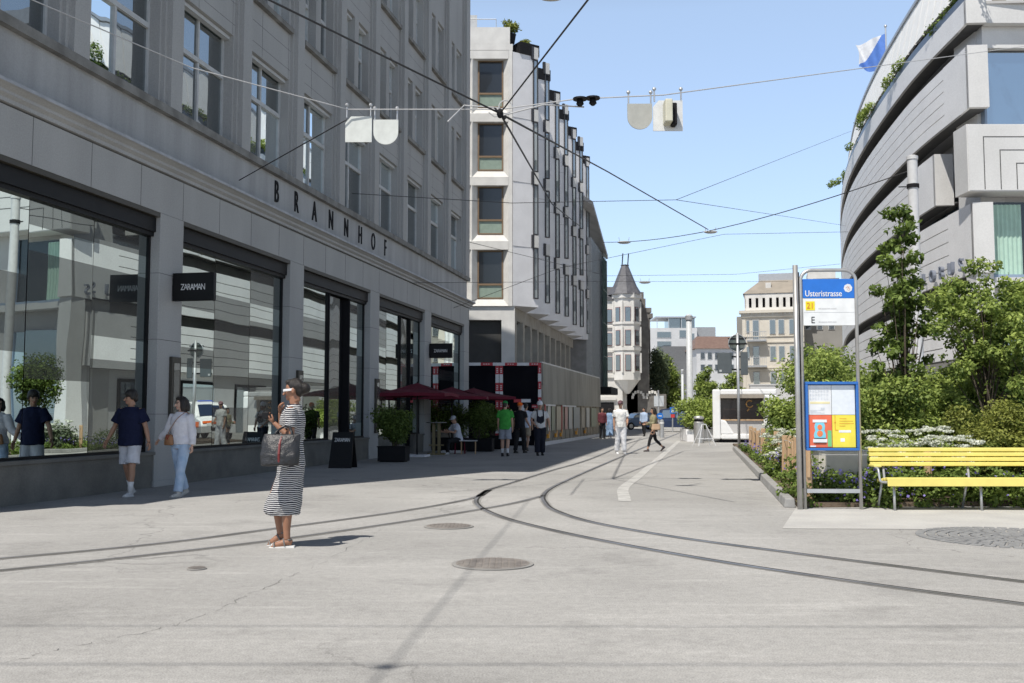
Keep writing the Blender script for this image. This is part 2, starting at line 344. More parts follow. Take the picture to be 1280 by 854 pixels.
# pale slab strip and planting bed
K0, K1 = G(980,634.5), G(920.5,568)          # kerb line
kd = (K1-K0).normalized()
fd = (G(1280,637)-G(980,635)).normalized()
M_slab = mat('pale concrete slabs', (.52,.51,.48), (.45,.44,.42), scale=1.5, rough=.85, fine=.08)
sb = MB(); A = G(1003,636); Bq = G(1280,638); A2 = G(1004,661); B2 = G(1280,659)
e = (Bq-A).normalized(); sb.add([A2+Vector((-.25,0,.004)), B2+e*8+Vector((0,0,.004)), Bq+e*8+Vector((0,0,.004)), A+Vector((-.1,0,.004))], [(0,1,2,3)])
tag(sb.build('pavement', M_slab, fix=False), kind='structure')
cb = MB(); cc = G(1262,672)     # cobbled fan
for ring in range(1, 9):
    rr = ring*.115; nn = max(6, int(2*math.pi*rr/.13))
    for k in range(nn):
        a = 2*math.pi*k/nn+ring*.4; x, y = cc.x+rr*math.cos(a), cc.y+rr*math.sin(a)
        cb.box(-.052,.052,-.045,.045,.002,.012, M=TX(x,y,0) @ Matrix.Rotation(a+math.pi/2+random.uniform(-.1,.1),4,'Z'))
tag(cb.build('cobbled_paving', mat('grey setts', (.30,.30,.295), (.22,.22,.22), scale=9, rough=.85)), kind='structure')
soil = MB(); far = K0+kd*30
soil.prism([(K0.x+.2,K0.y+.02),(A.x,A.y+.15),(16,15.6),(16,22),(13,26),(15.5,46),(far.x+.2,far.y)], .004, .07)
tag(soil.build('planting_bed_soil', mat('dry soil', (.16,.12,.085), (.10,.075,.05), scale=6, rough=1, bump=.5)), kind='structure')
kb = MB(); n_k = 24
for i in range(n_k):
    a = K0+kd*(i*1.0); b = K0+kd*(i*1.0+.985); s = Vector((kd.y,-kd.x,0))
    kb.add([a, b, b+s*.16, a+s*.16]+[q+Vector((0,0,.13)) for q in (a+s*.02, b+s*.02, b+s*.15, a+s*.15)], [(0,3,2,1),(4,5,6,7),(0,1,5,4),(1,2,6,5),(2,3,7,6),(3,0,4,7)])
tag(kb.build('kerb', mat('granite kerb', (.36,.355,.34), (.28,.275,.265), scale=4, rough=.85, fine=.1), bevel=.012), kind='structure')
# ================================================================ department store on the left
L0, L1 = 10.3, 41.7; TOPZ = 23.3; DEEP = 14
dep = thing('department_store', S(0, -10.1), 'long grey stone department store with dark shop windows on the left', 'building', rz=RZ)
PR = [11.83+5.97*k for k in range(6)]        # right edges of the pillars (t)
wb = MB()
wb.box(L0, L1, .75, DEEP, 0, TOPZ-.4)                      # core
wb.box(L0, L1, .0, .75, 5.15, 5.9)                         # lintel beam
wb.box(L0, L1, .12, .75, 5.9, 7.1)
WIN = [18.87+2.985*k for k in range(-2, 8)]
rows = [(7.25, 9.75, 1), (11.05, 13.25, 2), (14.65, 16.85, 2), (18.2, 20.2, 0)]
z = 7.1
for r0, r1, k in rows:
    wb.box(L0, L1, .15, .75, z, r0)
    if k == 0: z = r0; break
    edges = []; e0 = L0
    for c in WIN:
        if k == 1: ops = [(c-1.12, c+1.12)]
        else: ops = [(c-1.08, c-.17), (c+.17, c+1.08)]
        for a, b in ops: wb.box(e0, a, .15, .75, r0, r1); e0 = b
    wb.box(e0, L1, .15, .75, r0, r1)
    z = r1
wb.box(L0, L1, .15, .75, z, TOPZ-.4)
wb.build('wall', M_conc, dep)
ls = MB(); ls.box(L0-.1, L1+.12, -.02, .3, 7.1, 7.26); 
ls.build('sill_course', M_concd, dep)
bd = MB(); bd.box(L0-.004, L1+.004, .11, .2, 6.22, 7.1); bd.build('letter_band', M_band, dep)
co_ = MB(); co_.sweep([((L0-.12,0,0),(0,1,0)), ((L1+.16,0,0),(0,1,0))], [(.14,5.93),(-.05,5.93),(-.05,5.99),(-.12,6.03),(-.12,6.08),(-.2,6.12),(-.24,6.13),(-.24,6.17),(.14,6.24)])
co_.build('cornice', M_conc, dep)
ce = MB(); ce.box(L0-.12, L1+.165, -.255, -.2, 6.135, 6.185); ce.build('cornice_edge', M_trimc, dep)
up = MB(); up.box(L0-.4, L1+.4, -.55, .9, TOPZ-.4, TOPZ); up.build('roof_cornice', M_conc, dep)
for k in range(-1, 10):
    c = 18.87-1.4925+2.985*(k-1)
    if c < L0 or c > L1: continue
    pb = MB(); pb.box(c-.21, c+.21, -.02, .15, 7.26, TOPZ-.4); pb.box(c-.30, c+.30, .08, .15, 7.262, TOPZ-.41)
    pb.build('pilaster', M_conc, dep)
pb = MB(); pb.box(L1-.28, L1+.004, -.01, .15, 7.26, TOPZ-.4); pb.build('pilaster', M_conc, dep)
ss = MB()
for r0, r1, k in rows[1:3]:
    for c in WIN: ss = MB(); ss.box(c-1.12, c+1.12, .02, .3, r0-.13, r0); ss.build('window_sill', M_concd, dep)
jt = MB(); M_jt = paint('mortar line', (.13,.13,.13), .9)
for k in range(22): jt.box(L0+1.49*k, L0+1.49*k+.012, -.0025, .01, 5.152, 5.9); jt.box(L0+.7+1.49*k, L0+.7+1.49*k+.008, .1475, .16, 6.3+4.0*0+3.46, 10.9)
for pr in PR:
    for z in (1.35, 2.75, 4.0): jt.box(pr-.85, pr, -.003, .01, z, z+.009); jt.box(pr-.853, pr-.84, .0, .2, z, z+.009)
for z in (10.0, 10.5, 13.6, 14.1): jt.box(L0, L1, .1475, .16, z, z+.008)
jt.build('stone_joints', M_jt, dep)
# upper windows
def up_window(c, w, z0, z1, transom, mull):
    y = .40; f = MB(); t = .055
    f.box(c-w, c-w+t, y-.03, y+.06, z0, z1); f.box(c+w-t, c+w, y-.03, y+.06, z0, z1)
    f.box(c-w+t, c+w-t, y-.03, y+.06, z0, z0+t); f.box(c-w+t, c+w-t, y-.03, y+.06, z1-t, z1)
    if transom: f.box(c-w+t, c+w-t, y-.05, y+.05, z1-1.0, z1-.9)
    if mull: f.box(c-.035, c+.035, y-.035, y+.055, z0+t, z1-1.0); f.box(c-.03, c+.03, y-.035, y+.055, z1-.9, z1-t)
    f.box(c-w, c+w, y-.16, y-.031, z1-.09, z1-.01)                      # blind box
    o = f.build('window', M_frame, dep)
    xs = [(c-w+t, c), (c, c+w-t)] if mull else [(c-w+t, c+w-t)]
    zs = [(z0+t, z1-1), (z1-.9, z1-t)] if transom else [(z0+t, z1-t)]
    for a, b in xs:
        p = MB()
        for za, zb in zs:
            j = random.uniform(-.003, .003); j2 = random.uniform(-.002,.002)
            p.add([(a, y+.01+j, za), (b, y+.01-j, za), (b, y+.01-j+j2, zb), (a, y+.01+j+j2, zb)], [(0,1,2,3)])
        p.build('pane', M_glassU, o)
for r0, r1, k in rows[:3]:
    for c in WIN:
        if k == 1: up_window(c, 1.12, r0+.01, r1, True, True)
        else:
            for d in (-.625, .625): up_window(c+d, .455, r0, r1, True, False)
# ground floor pillars, shop windows
for i, pr in enumerate(PR):
    p = MB(); p.box(pr-.85, pr, .0, .75, 0, 5.148); p.box(pr-.87, pr+.02, -.02, .75, 0, .12)
    p.build('pillar', M_conc, dep, bevel=.01)
def shop_bay(a, b, panes, door=None):
    y = .20
    if door is None: segs = [(a, b)]
    else: segs = [(a, door[0]), (door[1], b)]
    s = MB()
    for x0, x1 in segs: s = MB(); s.box(x0, x1, .03, .75, 0, .60); s.box(x0, x1, -.02, .5, .60, .655); s.build('stallriser', M_plinth, dep)
    f = MB()
    f.box(a, b, .09, .30, 4.78, 5.05); f.box(a, b, .13, .30, 4.70, 4.778)
    for x0, x1 in segs:
        f.box(x0, x0+.05, y-.01, y+.05, .655, 4.70); f.box(x1-.05, x1, y-.01, y+.05, .655, 4.70)
        f.box(x0+.05, x1-.05, y-.04, y+.05, .655, .70)
    o = f.build('shop_window', M_dark, dep)
    tr = MB(); tr.box(a, b, .004, .12, 5.06, 5.147); tr.build('awning_box_trim', M_bronze, dep)
    for x0, x1 in segs:
        k = max(1, round((x1-x0)/1.65)); w = (x1-x0-.1)/k
        for q in range(k):
            u0, u1 = x0+.05+q*w, x0+.05+(q+1)*w; p = MB(); nn = 10; amp = random.uniform(-.012,.012); ph = random.uniform(-.003,.003)
            for zi in range(nn):                    # slightly bowed pane
                za, zb = .70+4*zi/nn, .70+4*(zi+1)/nn
                def yy(zc, h): return y+.02+amp*math.sin(math.pi*(zc-.7)/4)*.35+ph*h
                p.add([(u0+.006, yy(za,-1), za), (u1-.006, yy(za,1), za), (u1-.006, yy(zb,1), zb), (u0+.006, yy(zb,-1), zb)], [(0,1,2,3)])
            p.build('pane', M_glassS, o, smooth=True)
    if door:
        d = MB(); d.box(door[0], door[1], .40, .74, 0, 4.7); d.box(door[0], door[0]+.06, .16, .40, 0, 4.7); d.box(door[1]-.06, door[1], .16, .40, 0, 4.7)
        o = d.build('doorway', M_dark2, dep)
        q = MB(); q.box(door[0]+.06, door[0]+1.0, .24, .27, .05, 4.65); q.build('door_leaf', glass('door glass', tint=(.03,.04,.035), refl=.06), o)
for i in range(5):
    a, b = PR[i], PR[i+1]-.85
    shop_bay(a, b, 3, {2: (a+2.15, a+3.8), 3: (a+2.7, a+3.9)}.get(i))
shop_bay(L0+.3, PR[0]-.85, 1)
for i, pr in enumerate(PR[1:4]):
    c = MB(); x = pr-.26; c.box(x-.16, x+.16, -.07, -.002, .78, 2.45); o = c.build('display_case', M_bronze, dep, bevel=.006)
    p = MB(); p.box(x-.10, x+.10, -.076, -.072, .9, 2.33); p.build('display_glass', glass('case glass%d' % i, tint=(.1,.1,.09), refl=.1), o)
lt = MB()
for i, chh in enumerate('BRANNHOF'):
    lt = MB(); lt.text(chh, TX(22.25+1.185*i, .095, 6.70) @ FACE, size=.76, xs=.60, ext=.014); lt.build('letter', M_dark2, dep)
rf = MB(); rf.box(L1+.01, L1+.12, .3, .42, 0, 20); rf.build('downpipe', M_trimc, dep)
# blade signs
def blade(t, z0, label, txt, w=.86, h=.54, side=''):
    s = thing('shop_sign', S(t, -10.1+.45, z0), label, 'sign', rz=-AL, group=None)
    b = MB(); b.box(-w/2, w/2, -.05, .05, 0, h); b.build('panel', M_dark, s, bevel=.008)
    b = MB(); b.box(-w/2-.06, -w/2, -.02, .02, .1, h-.1); b.build('bracket', M_dark2, s)
    b = MB()
    b.text(txt, TX(0, -.055, h*.48) @ FACE, size=.17, xs=.72, ext=.002, space=.80)
    b.build('lettering', paint('sign white', (.75,.75,.75)), s)
blade(17.45, 3.52, 'black ZARAMAN sign board on the pillar behind the walking couple', 'ZARAMAN')
blade(35.45, 3.42, 'smaller looking black sign board above the red umbrellas', 'ZARAMAN')
# ================================================================ white saw-tooth building
B0 = Vector((.04, 52.5, 0)); wb_ = thing('white_office_building', B0, 'white stone office building with saw-toothed street facade and chamfered windows', 'building')
def bp_(p): return (p[0]-B0.x, p[1]-B0.y)
stepv = Vector((.77, 3.92, 0)); pan = Vector((1.38, .9, 0)); O = [Vector((1.42, 53.4, 0))+stepv*k for k in range(7)]; I = [o-pan for o in O]
poly = [(-14, 52.95), (.04, 52.95)]
poly = [(-14, 52.96), (I[0].x-.02, 52.96)]
for k in range(7): poly += [(I[k].x, I[k].y+(.02 if k == 0 else 0)), (O[k].x, O[k].y)]
poly += [(5.5, 76.5), (-14, 76.5)]
b = MB(); b.prism([bp_(p) for p in poly], 7.1, 20.9); b.build('wall', M_panel, wb_)
# joints between storeys, caps, teeth windows
nrm = Vector((pan.y, -pan.x, 0)).normalized(); pu = pan.normalized()
cap = MB(); jn = MB(); M_fin = paint('dark grey frame', (.045,.045,.05), .5)
for k in range(7):
    M = Matrix.Translation(I[k]-B0) @ Matrix.Rotation(math.atan2(pan.y, pan.x), 4, 'Z')
    Lp = pan.length
    cap.box(-.3 if k else .45, Lp+.06, -.06, 3.2, 20.9, 21.55, M=M)
    for z in (10.3, 13.8, 17.3): jn.box(0.02, Lp-.36, -.004, .1, z, z+.018, M=M)
    sg = .55 if k % 2 else 0
    for r in range(4):
        z0 = 7.55+3.47*r+sg-(.35 if r == 0 and sg else 0); z1 = z0+2.75
        f = MB(); x0, x1 = Lp-.34, Lp-.03
        f.box(x0, x0+.05, -.08, .05, z0, z1, M=M); f.box(x1-.04, x1, -.08, .05, z0, z1, M=M); f.box(x0+.05, x1-.04, -.08, .05, z0, z0+.05, M=M); f.box(x0+.05, x1-.04, -.08, .05, z1-.05, z1, M=M)
        o = f.build('window', M_fin, wb_); p = MB(); p.box(x0+.05, x1-.04, -.03, .04, z0+.05, z1-.05, M=M); p.build('pane', glass('strip glass', tint=(.26,.29,.30), refl=.22, wav=.004) if not bpy.data.materials.get('strip glass') else bpy.data.materials['strip glass'], o)
        s = MB(); s.box(x0-.11, x0+.03, -.09, .05, z1+.002, z1+.71, M=M); s.build('notch_frame', M_fin, wb_)
        s = MB(); s.box(x0+.032, x1+.005, -.088, .05, z1+.03, z1+.68, M=M); s.build('spandrel_block', M_white, wb_)
cap.build('roof_edge', M_dark2, wb_); jn.build('panel_joints', paint('joint', (.3,.3,.3)), wb_)
# camera facing front with chamfered openings
fr = MB(); colx = [-1.20-1.98*k for k in range(5)]
for c in colx:
    for r in range(4):
        z0 = 7.5+3.47*r; z1 = z0+2.6; X0, X1 = c-.97, c+.97; Z0, Z1 = z0-.42, z1+.43; x0, x1 = c-.68, c+.68; Y, y = 0, .38
        o4 = [(X0,Y,Z0),(X1,Y,Z0),(X1,Y,Z1),(X0,Y,Z1)]; i4 = [(x0,y,z0),(x1,y,z0),(x1,y,z1),(x0,y,z1)]
        for q in range(4): fr.quad(o4[q], o4[(q+1)%4], i4[(q+1)%4], i4[q])
        w_ = MB(); w_.box(x0, x0+.07, y-.05, y+.05, z0, z1); w_.box(x1-.07, x1, y-.05, y+.05, z0, z1); w_.box(x0+.07, x1-.07, y-.05, y+.05, z1-.07, z1); w_.box(x0+.07, x1-.07, y-.05, y+.05, z0, z0+.07); w_.box(x0+.07, x1-.07, y-.06, y+.05, z0+.72, z0+.82)
        o = w_.build('window', mat('brown frame', (.22,.15,.09), rough=.6) if not bpy.data.materials.get('brown frame') else bpy.data.materials['brown frame'], wb_)
        p = MB(); p.box(x0+.07, x1-.07, y+.01, y+.04, z0+.82, z1-.07); p.build('pane', M_glassB, o)
        p = MB(); p.box(x0+.07, x1-.07, y+.01, y+.04, z0+.07, z0+.72); p.build('lower_pane', paint('greenish panel', (.26,.33,.27), .3), o)
    for X in (c-.99, ): fr.box(X-.02, X+.02, -.001, .46, 7.08, 21.3)
fr.box(-.23, -.02, .001, .46, 7.08, 21.3)
for r in range(5): z = 7.5+3.47*r-.45; fr.box(-14, -.22, .001, .44, z-.42 if r else 7.08, z+.03)
fr.box(-14, .0, -.002, .47, 20.98, 21.32)
fr.build('front_frame', M_white, wb_)
b = MB(); b.box(-14, -.15, .0, .4, 21.324, 22.25); b.box(-.5, -.15, .4, 12, 21.324, 22.25); b.build('parapet', M_white, wb_)
b = MB(); b.box(-14, -3.0, 2.0, 14, 21.4, 24.6); b.add([(-3.0,2,24.2),(-1.6,2,21.6),(-1.6,14,21.6),(-3.0,14,24.2),(-3.0,2,21.6),(-3,14,21.6)], [(0,1,2,3),(0,4,1),(3,2,5)]); b.build('penthouse', M_dark2, wb_)
b = MB(); b.box(-4.2, -2.0, 1.9, 1.99, 22.5, 23.7); b.build('penthouse_window', M_frame, wb_)
b = MB(); b.tube([(-14,.15,22.75), (-.9,.15,22.75)], .025); [b.tube([(x,.15,22.25), (x,.15,22.75)], .02) for x in (-.9,-2.4,-3.9)]; b.build('railing', M_galv, wb_)
# lower storey
b = MB(); q0 = S(51.5,-10.0)-B0
b.box(-14, .11, .12, .6, 6.35, 7.095); b.box(-.6, .11, .12, .7, 0, 6.35); b.box(-14, -3.6, .12, .6, 0, 6.35); b.build('base_wall', M_white, wb_)
b = MB(); b.box(-3.6, -.6, .5, .6, 0, 6.34); b.build('shutter', mat('dark shutter', (.05,.05,.048), scale=3, rough=.6), wb_)
Ms = Matrix.Translation(Vector((.115,.12,0))) @ Matrix.Rotation(RZ, 4, 'Z')
b = MB(); b.box(.0, 24, .1, .6, 0, 3.2, M=Ms); b.box(0, 24, .1, .6, 6.4, 7.09, M=Ms)
for i in range(10): b.box(2.35*i, 2.35*i+.55, .0, .6, 3.2, 6.4, M=Ms)
b.build('base_side_wall', mat('stained limestone', (.36,.34,.30), (.28,.26,.23), scale=1.5, rough=.85), wb_)
for i in range(9):
    f = MB(); a, c = 2.35*i+.55, 2.35*(i+1); f.box(a, c, .3, .36, 3.2, 3.3, M=Ms); f.box(a, c, .3, .36, 6.3, 6.4, M=Ms); f.box((a+c)/2-.04, (a+c)/2+.04, .3, .36, 3.3, 6.3, M=Ms)
    o = f.build('base_window', M_dark2, wb_); p = MB(); p.box(a, c, .35, .38, 3.3, 6.3, M=Ms); p.build('pane', glass('base glass', tint=(.2,.2,.17), refl=.4, wav=.02) if not bpy.data.materials.get('base glass') else bpy.data.materials['base glass'], o)
for nm, x, y, r, lab in (('roof_bush', -.1, .6, .5, 'round olive bush on the white roof parapet nearer the railing'), ('roof_bush', .55, 3.2, .5, 'second olive bush further back along the white roof edge')):
    t = thing(nm, B0+Vector((x,y,21.6)), lab, 'bush', group='bushes on the white roof')
    leaves('foliage', M_leafo, t, clumps(8, 0,0,.85, .4,.4,.4, .2,.35), 900, .14)
    p = MB(); p.lathe([(.2,-.04),(.28,.45),(.3,.45)]); p.build('pot', M_dark2, t)
# ================================================================ dark glass building beyond
c = thing('dark_glass_building', S(76.5, -8.9), 'dark modern building with fins and a projecting roof canopy', 'building', rz=RZ)
b = MB(); b.box(0, 9, .3, 12, 3.2, 15.3); b.build('wall', mat('dark cladding', (.26,.26,.26), (.20,.20,.20), scale=2), c)
b = MB(); b.box(0, 9, .9, 12, 0, 3.2); b.build('shop_front', M_dark2, c)
b = MB(); b.add([(-2,-.5,17.2),(9.3,-.5,14.8),(9.3,4,17.2),(-2,4,20),(-2,-.5,17.5),(9.3,-.5,15.15),(9.3,4,17.6),(-2,4,20.4)], [(0,1,2,3),(4,5,6,7),(0,1,5,4),(1,2,6,5),(2,3,7,6),(3,0,4,7)]); b.build('roof_canopy', mat('canopy underside', (.45,.44,.42), (.33,.32,.30), scale=1), c)
b = MB(); [b.box(i*.65, i*.65+.09, -.15, .3, 3.4, 15.1) for i in range(14)]; b.build('fins', paint('fin metal', (.38,.38,.37), .4, metal=.5), c)
for r in range(4):
    for k in range(3):
        f = MB(); x = .6+2.5*k; z = 4.2+2.8*r; f.box(x, x+1.7, .2, .29, z, z+1.9); o = f.build('window', M_dark, c); p = MB(); p.box(x+.08, x+1.62, .18, .198, z+.08, z+1.82); p.build('pane', M_glassF, o)
b = MB()
for k in range(4): b.tube([(6+k,-.40,3.2),(6+k,-.40,14.6)], .05)
for z in (3.4,6.2,9.0,11.8,14.8): b.tube([(6,-.40,z),(9,-.40,z)], .05)
for z in (3.4,6.2,9.0,11.8): b.tube([(6,-.40,z),(9,-.40,z+2.8)], .035)
b.build('steel_lattice', paint('green steel', (.06,.10,.09), .5), c)
b = MB(); b.box(6, 9, -.35, -.33, 3.4, 14.5); b.build('glass_screen', glass('screen glass', tint=(.22,.34,.32), refl=.35), c)
aw = MB(); aw.box(3, 9, -1.3, .3, 3.0, 3.55); aw.build('awning', M_dark2, c)
# shop sign boards near it
# ================================================================ ornate corner house with spire
YD = 104.; sc = YD/F
def DX(u): return (u-640)*sc
def DZ(v): return EYE+(518-v)*sc*1.0
hs = thing('turret_house', (DX(772), YD, 0), 'white ornate corner house with grey pointed turret roof', 'building')
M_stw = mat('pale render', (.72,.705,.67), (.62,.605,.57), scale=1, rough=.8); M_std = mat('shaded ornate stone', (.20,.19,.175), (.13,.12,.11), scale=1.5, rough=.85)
M_slate = mat('slate roof', (.13,.13,.14), (.09,.09,.10), scale=3, rough=.6); M_red = paint('red window frame', (.22,.06,.05))
b = MB(); W = DX(788)-DX(772)
x0 = DX(745)-DX(772); b.box(x0, DX(779)-DX(772), .8, 14, 0, DZ(374)); b.build('wall', M_stw, hs)
tx = DX(785)-DX(772); tr = 1.5
b = MB(); oc = [(tx+tr*math.cos(math.pi/8+k*math.pi/4), 1.2+tr*math.sin(math.pi/8+k*math.pi/4)) for k in range(8)]
b.prism(oc, DZ(475), DZ(369)); b.prism([(tx+(x-tx)*1.12, 1.2+(y-1.2)*1.12) for x, y in oc], DZ(372), DZ(366)); b.prism([(tx+(x-tx)*1.08, 1.2+(y-1.2)*1.08) for x, y in oc], DZ(438), DZ(434))
b.prism([(tx+(x-tx)*1.08, 1.2+(y-1.2)*1.08) for x, y in oc], DZ(405), DZ(402)); b.lathe([(.3,DZ(492)),(.8,DZ(484)),(1.35,DZ(475))], (tx,1.2,0), 8)
b.build('turret', M_stw, hs)
b = MB(); r0, r1 = 2.0, .42; zz = (DZ(367), DZ(355), DZ(330))
b.loft([(tx-.1,1.2,zz[0],1.85,1.85),(tx-.1,1.2,zz[1],1.25,1.25),(tx-.1,1.2,zz[2],.40,.40),(tx-.1,1.2,zz[2]+.15,.46,.46)], 8); b.build('turret_roof', M_slate, hs)
b = MB(); [b.tube([(tx-.1+d,1.2,zz[2]),(tx+d,1.2,zz[2]+1.4)], .06) for d in (-.3,.3)]; b.build('finials', M_dark2, hs)
b = MB(); b.box(x0, DX(772)-DX(772)+.3, .6, 8, DZ(374), DZ(370)); b.add([(x0,.8,DZ(370)),(.3,.8,DZ(370)),(.3,4,DZ(352)),(x0,4,DZ(352))], [(0,1,2,3)]); b.build('roof', M_slate, hs)
b = MB(); b.box(DX(779)-DX(772), DX(800)-DX(772), 2, 14, 0, DZ(372)); b.build('corner_wall', M_stw, hs)
# dark side wing following the side street
b = MB(); b.add([], []); xs = DX(798)-DX(772)
for j, (xa, ya, h) in enumerate(((0,2,DZ(388)), (1.0,8,DZ(388)), (1.6,16,DZ(386)))):
    b.box(xs+xa-1, xs+xa+1.4, ya, ya+7, 3.5, h)
    b.box(xs+xa-1.1, xs+xa+1.7, ya-.1, ya+7, h, h+.5); b.box(xs+xa-.9, xs+xa+.9, ya, ya+7, h+.5, h+2.2)
b.box(xs-1, xs+3.2, 2, 24, 0, 3.5)
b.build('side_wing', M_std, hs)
for (ua, ub, yl) in ((760.5,766,.78), (770.5,774.5,None)):
    for (va, vb) in ((386,402), (416,431), (446,463)):
        y = {760.5:.74, 770.5:.72}[ua]
        xa, xb = DX(ua)-DX(772), DX(ub)-DX(772); f = MB(); f.box(xa-.05, xb+.05, y-.06, y+.1, DZ(vb)-.05, DZ(va)+.05); o = f.build('window', M_red, hs); p = MB(); p.box(xa, xb, y-.09, y-.065, DZ(vb), DZ(va)); p.build('pane', M_glassF, o)
for (va, vb) in ((384,402), (413,431), (444,463)):
    for an in (-90, -135, -45):
        a = R(an); c_ = Vector((tx+math.cos(a)*tr*.925, 1.2+math.sin(a)*tr*.925, 0)); Mw = Matrix.Translation(c_) @ Matrix.Rotation(a+math.pi/2, 4, 'Z')
        f = MB(); f.box(-.31,.31,-.05,.04,DZ(vb)-.05,DZ(va)+.05,M=Mw); o = f.build('window', M_red, hs); p = MB(); p.box(-.27,.27,-.08,-.052,DZ(vb),DZ(va),M=Mw); p.build('pane', M_glassF, o)
b = MB()
for k in range(8):
    a = math.pi/8+k*math.pi/4; [b.tube([(tx+tr*math.cos(a)*1.03, 1.2+tr*math.sin(a)*1.03, z0), (tx+tr*math.cos(a)*1.03, 1.2+tr*math.sin(a)*1.03, z1)], .11, 8) for z0, z1 in ((DZ(466),DZ(441)),(DZ(433),DZ(408)),(DZ(401),DZ(376)))]
b.build('turret_columns', M_stw, hs)
b = MB(); b.box(x0, tx-1.2, .6, .9, DZ(440), DZ(437)); b.box(x0, tx-1.2, .6, .9, DZ(472), DZ(468)); b.box(x0, tx-1.2, .6, .9, DZ(409), DZ(407)); b.box(x0, tx-1.2, .5, .9, DZ(500), DZ(496)); b.build('cornice', M_stw, hs)
b = MB(); b.box(x0, DX(768)-DX(772), .7, .82, 0, DZ(503)); b.build('shop_front', M_dark2, hs)
b = MB()
for k in range(2):
    cx = xs+.2+k*1.5
    for q in range(7):
        a = math.pi*q/6; b.box(cx-.12+.6*math.cos(a), cx+.12+.6*math.cos(a), 1.85, 1.995, 3.0+.6*math.sin(a), 3.3+.6*math.sin(a))
b.build('arch_stones', M_stw, hs)
# ================================================================ generic simple far house
def house(name, u0, u1, vtop, Y, label, m, win=None, roof=None, depth=12, rz=0, mw=None, frame=M_frame, vb=None):
    s = Y/F; x0, x1 = (u0-640)*s, (u1-640)*s; H = EYE+(518-vtop)*s; W = x1-x0
    t = thing(name, (x0, Y, 0), label, 'building', rz=rz)
    b = MB(); b.box(0, W, 0, depth, 0, H); b.build('wall', m, t)
    for (ua, ub, va, vb_) in (win or []):
        a, c = (ua-u0)*s, (ub-u0)*s; za, zb = EYE+(518-vb_)*s, EYE+(518-va)*s
        f = MB(); e = min(.12, (c-a)*.12); f.box(a-e, c+e, -.08, .1, za-e, zb+e); o = f.build('window', frame, t)
        p = MB(); p.box(a, c, -.11, -.082, za, zb); p.build('pane', M_glassF, o)
    if roof:
        b = MB(); zr = EYE+(518-roof)*s; ov = .5; b.add([(-ov,-ov,H),(W+ov,-ov,H),(W+ov,depth+ov,H),(-ov,depth+ov,H),(W*.12,depth*.45,zr),(W*.88,depth*.45,zr)], [(0,1,5,4),(1,2,5),(2,3,4,5),(3,0,4),(0,3,2,1)]); b.build('roof', mw or M_slate, t)
    return t, s, H, W
M_mod = mat('white modern render', (.62,.62,.62), scale=.3, rough=.8); M_brn = mat('brown tiles', (.22,.15,.12), (.17,.11,.09), scale=2)
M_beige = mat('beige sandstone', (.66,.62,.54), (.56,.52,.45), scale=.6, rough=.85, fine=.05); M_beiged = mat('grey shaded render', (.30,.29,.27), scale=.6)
t, s, H, W = house('modern_white_building', 811, 872, 410, 230, 'white flat roofed modern building far down the street', M_mod, [(822,839,415,422),(822,839,427,435),(850,858,413,422),(860,868,417,426)], depth=20)
b = MB(); b.box(W-.0, W+4.5, 1, 20, 0, H+.3); b.build('side_wall', mat('grey render', (.33,.34,.35)), t)
b = MB(); b.box(2, 11.5, 2, 12, H+2.6, H+2.9); [b.box(x, x+.15, 2.2, 2.35, H, H+2.6) for x in (2.3, 5.0, 8.0)]; b.build('roof_terrace', M_galv, t)
b = MB(); b.box(5.3, 11.3, 3, 10, H, H+2.6); b.build('glass_pavilion', M_glassF, t)
house('grey_box_building', 829, 872, 433, 200, 'plain dark grey low block in front of the white modern building', mat('dark grey cladding', (.16,.165,.17)), depth=15)
house('tiled_roof_house', 871, 945, 436, 190, 'long pale house with brown tiled roof down the street', M_mod, [(876+9*k,881+9*k,441,449) for k in range(6)]+[(876+9*k,881+9*k,456,463) for k in range(6)], roof=417, mw=M_brn, depth=16)
# beige corner house with loggia
win = [(933+u,938+u,v0,v1) for u in (0,) for v0, v1 in ((441,460),(476,494))]
t, s, H, W = house('beige_corner_house', 929, 1003, 388, 112, 'beige sandstone corner house with loggia, balconies and mansard roof', M_beige, rz=R(-15), win=
    [(938+9.7*k,943+9.7*k,373+0,385) for k in range(0)]+[(942,948.5,401,424),(962.5,968.5,401,418),(973,979,401,418),(986,992,401,418),(942,948.5,434,456),(962.5,968.5,434,451),(973,979,434,451),(986,992,434,451),(942,948.5,466,484),(962.5,968.5,466,482),(973,979,466,482),(934,937,401,416),(934,937,434,449)], depth=14)
b = MB(); hz = EYE+(518-388)*s
# loggia storey with openings between piers
zt = EYE+(518-367)*s; b.box(.3, W, .1, .6, H, H+.3); b.box(.3, W, .1, .6, zt-.5, zt)
n = 8
for k in range(n+1): x = .3+(W-.7)*k/n; b.box(x, x+.45, .1, .6, H+.3, zt-.5)
b.build('loggia', M_stw, t); b = MB(); [b.box(.1+.45*i, .28+.45*i, -.32, -.02, H-.52, H-.36) for i in range(14)]; b.build('dentils', M_stw, t); b = MB(); b.box(.42, W, .62, 12, H, zt-.02); b.build('loggia_back', M_dark2, t); b = MB(); b.box(.28, .41, .1, 12, H, zt-.01); b.build('loggia_side', M_beige, t)
b = MB(); b.box(-.35, W+.2, -.45, 1, H-.35, H+.001-.05); b.box(-.15, W+.2, -.2, 1, H-.8, H-.35); b.box(-.1, W, -.15, .5, EYE+(518-464)*s, EYE+(518-462)*s); b.build('cornice', M_beige, t)
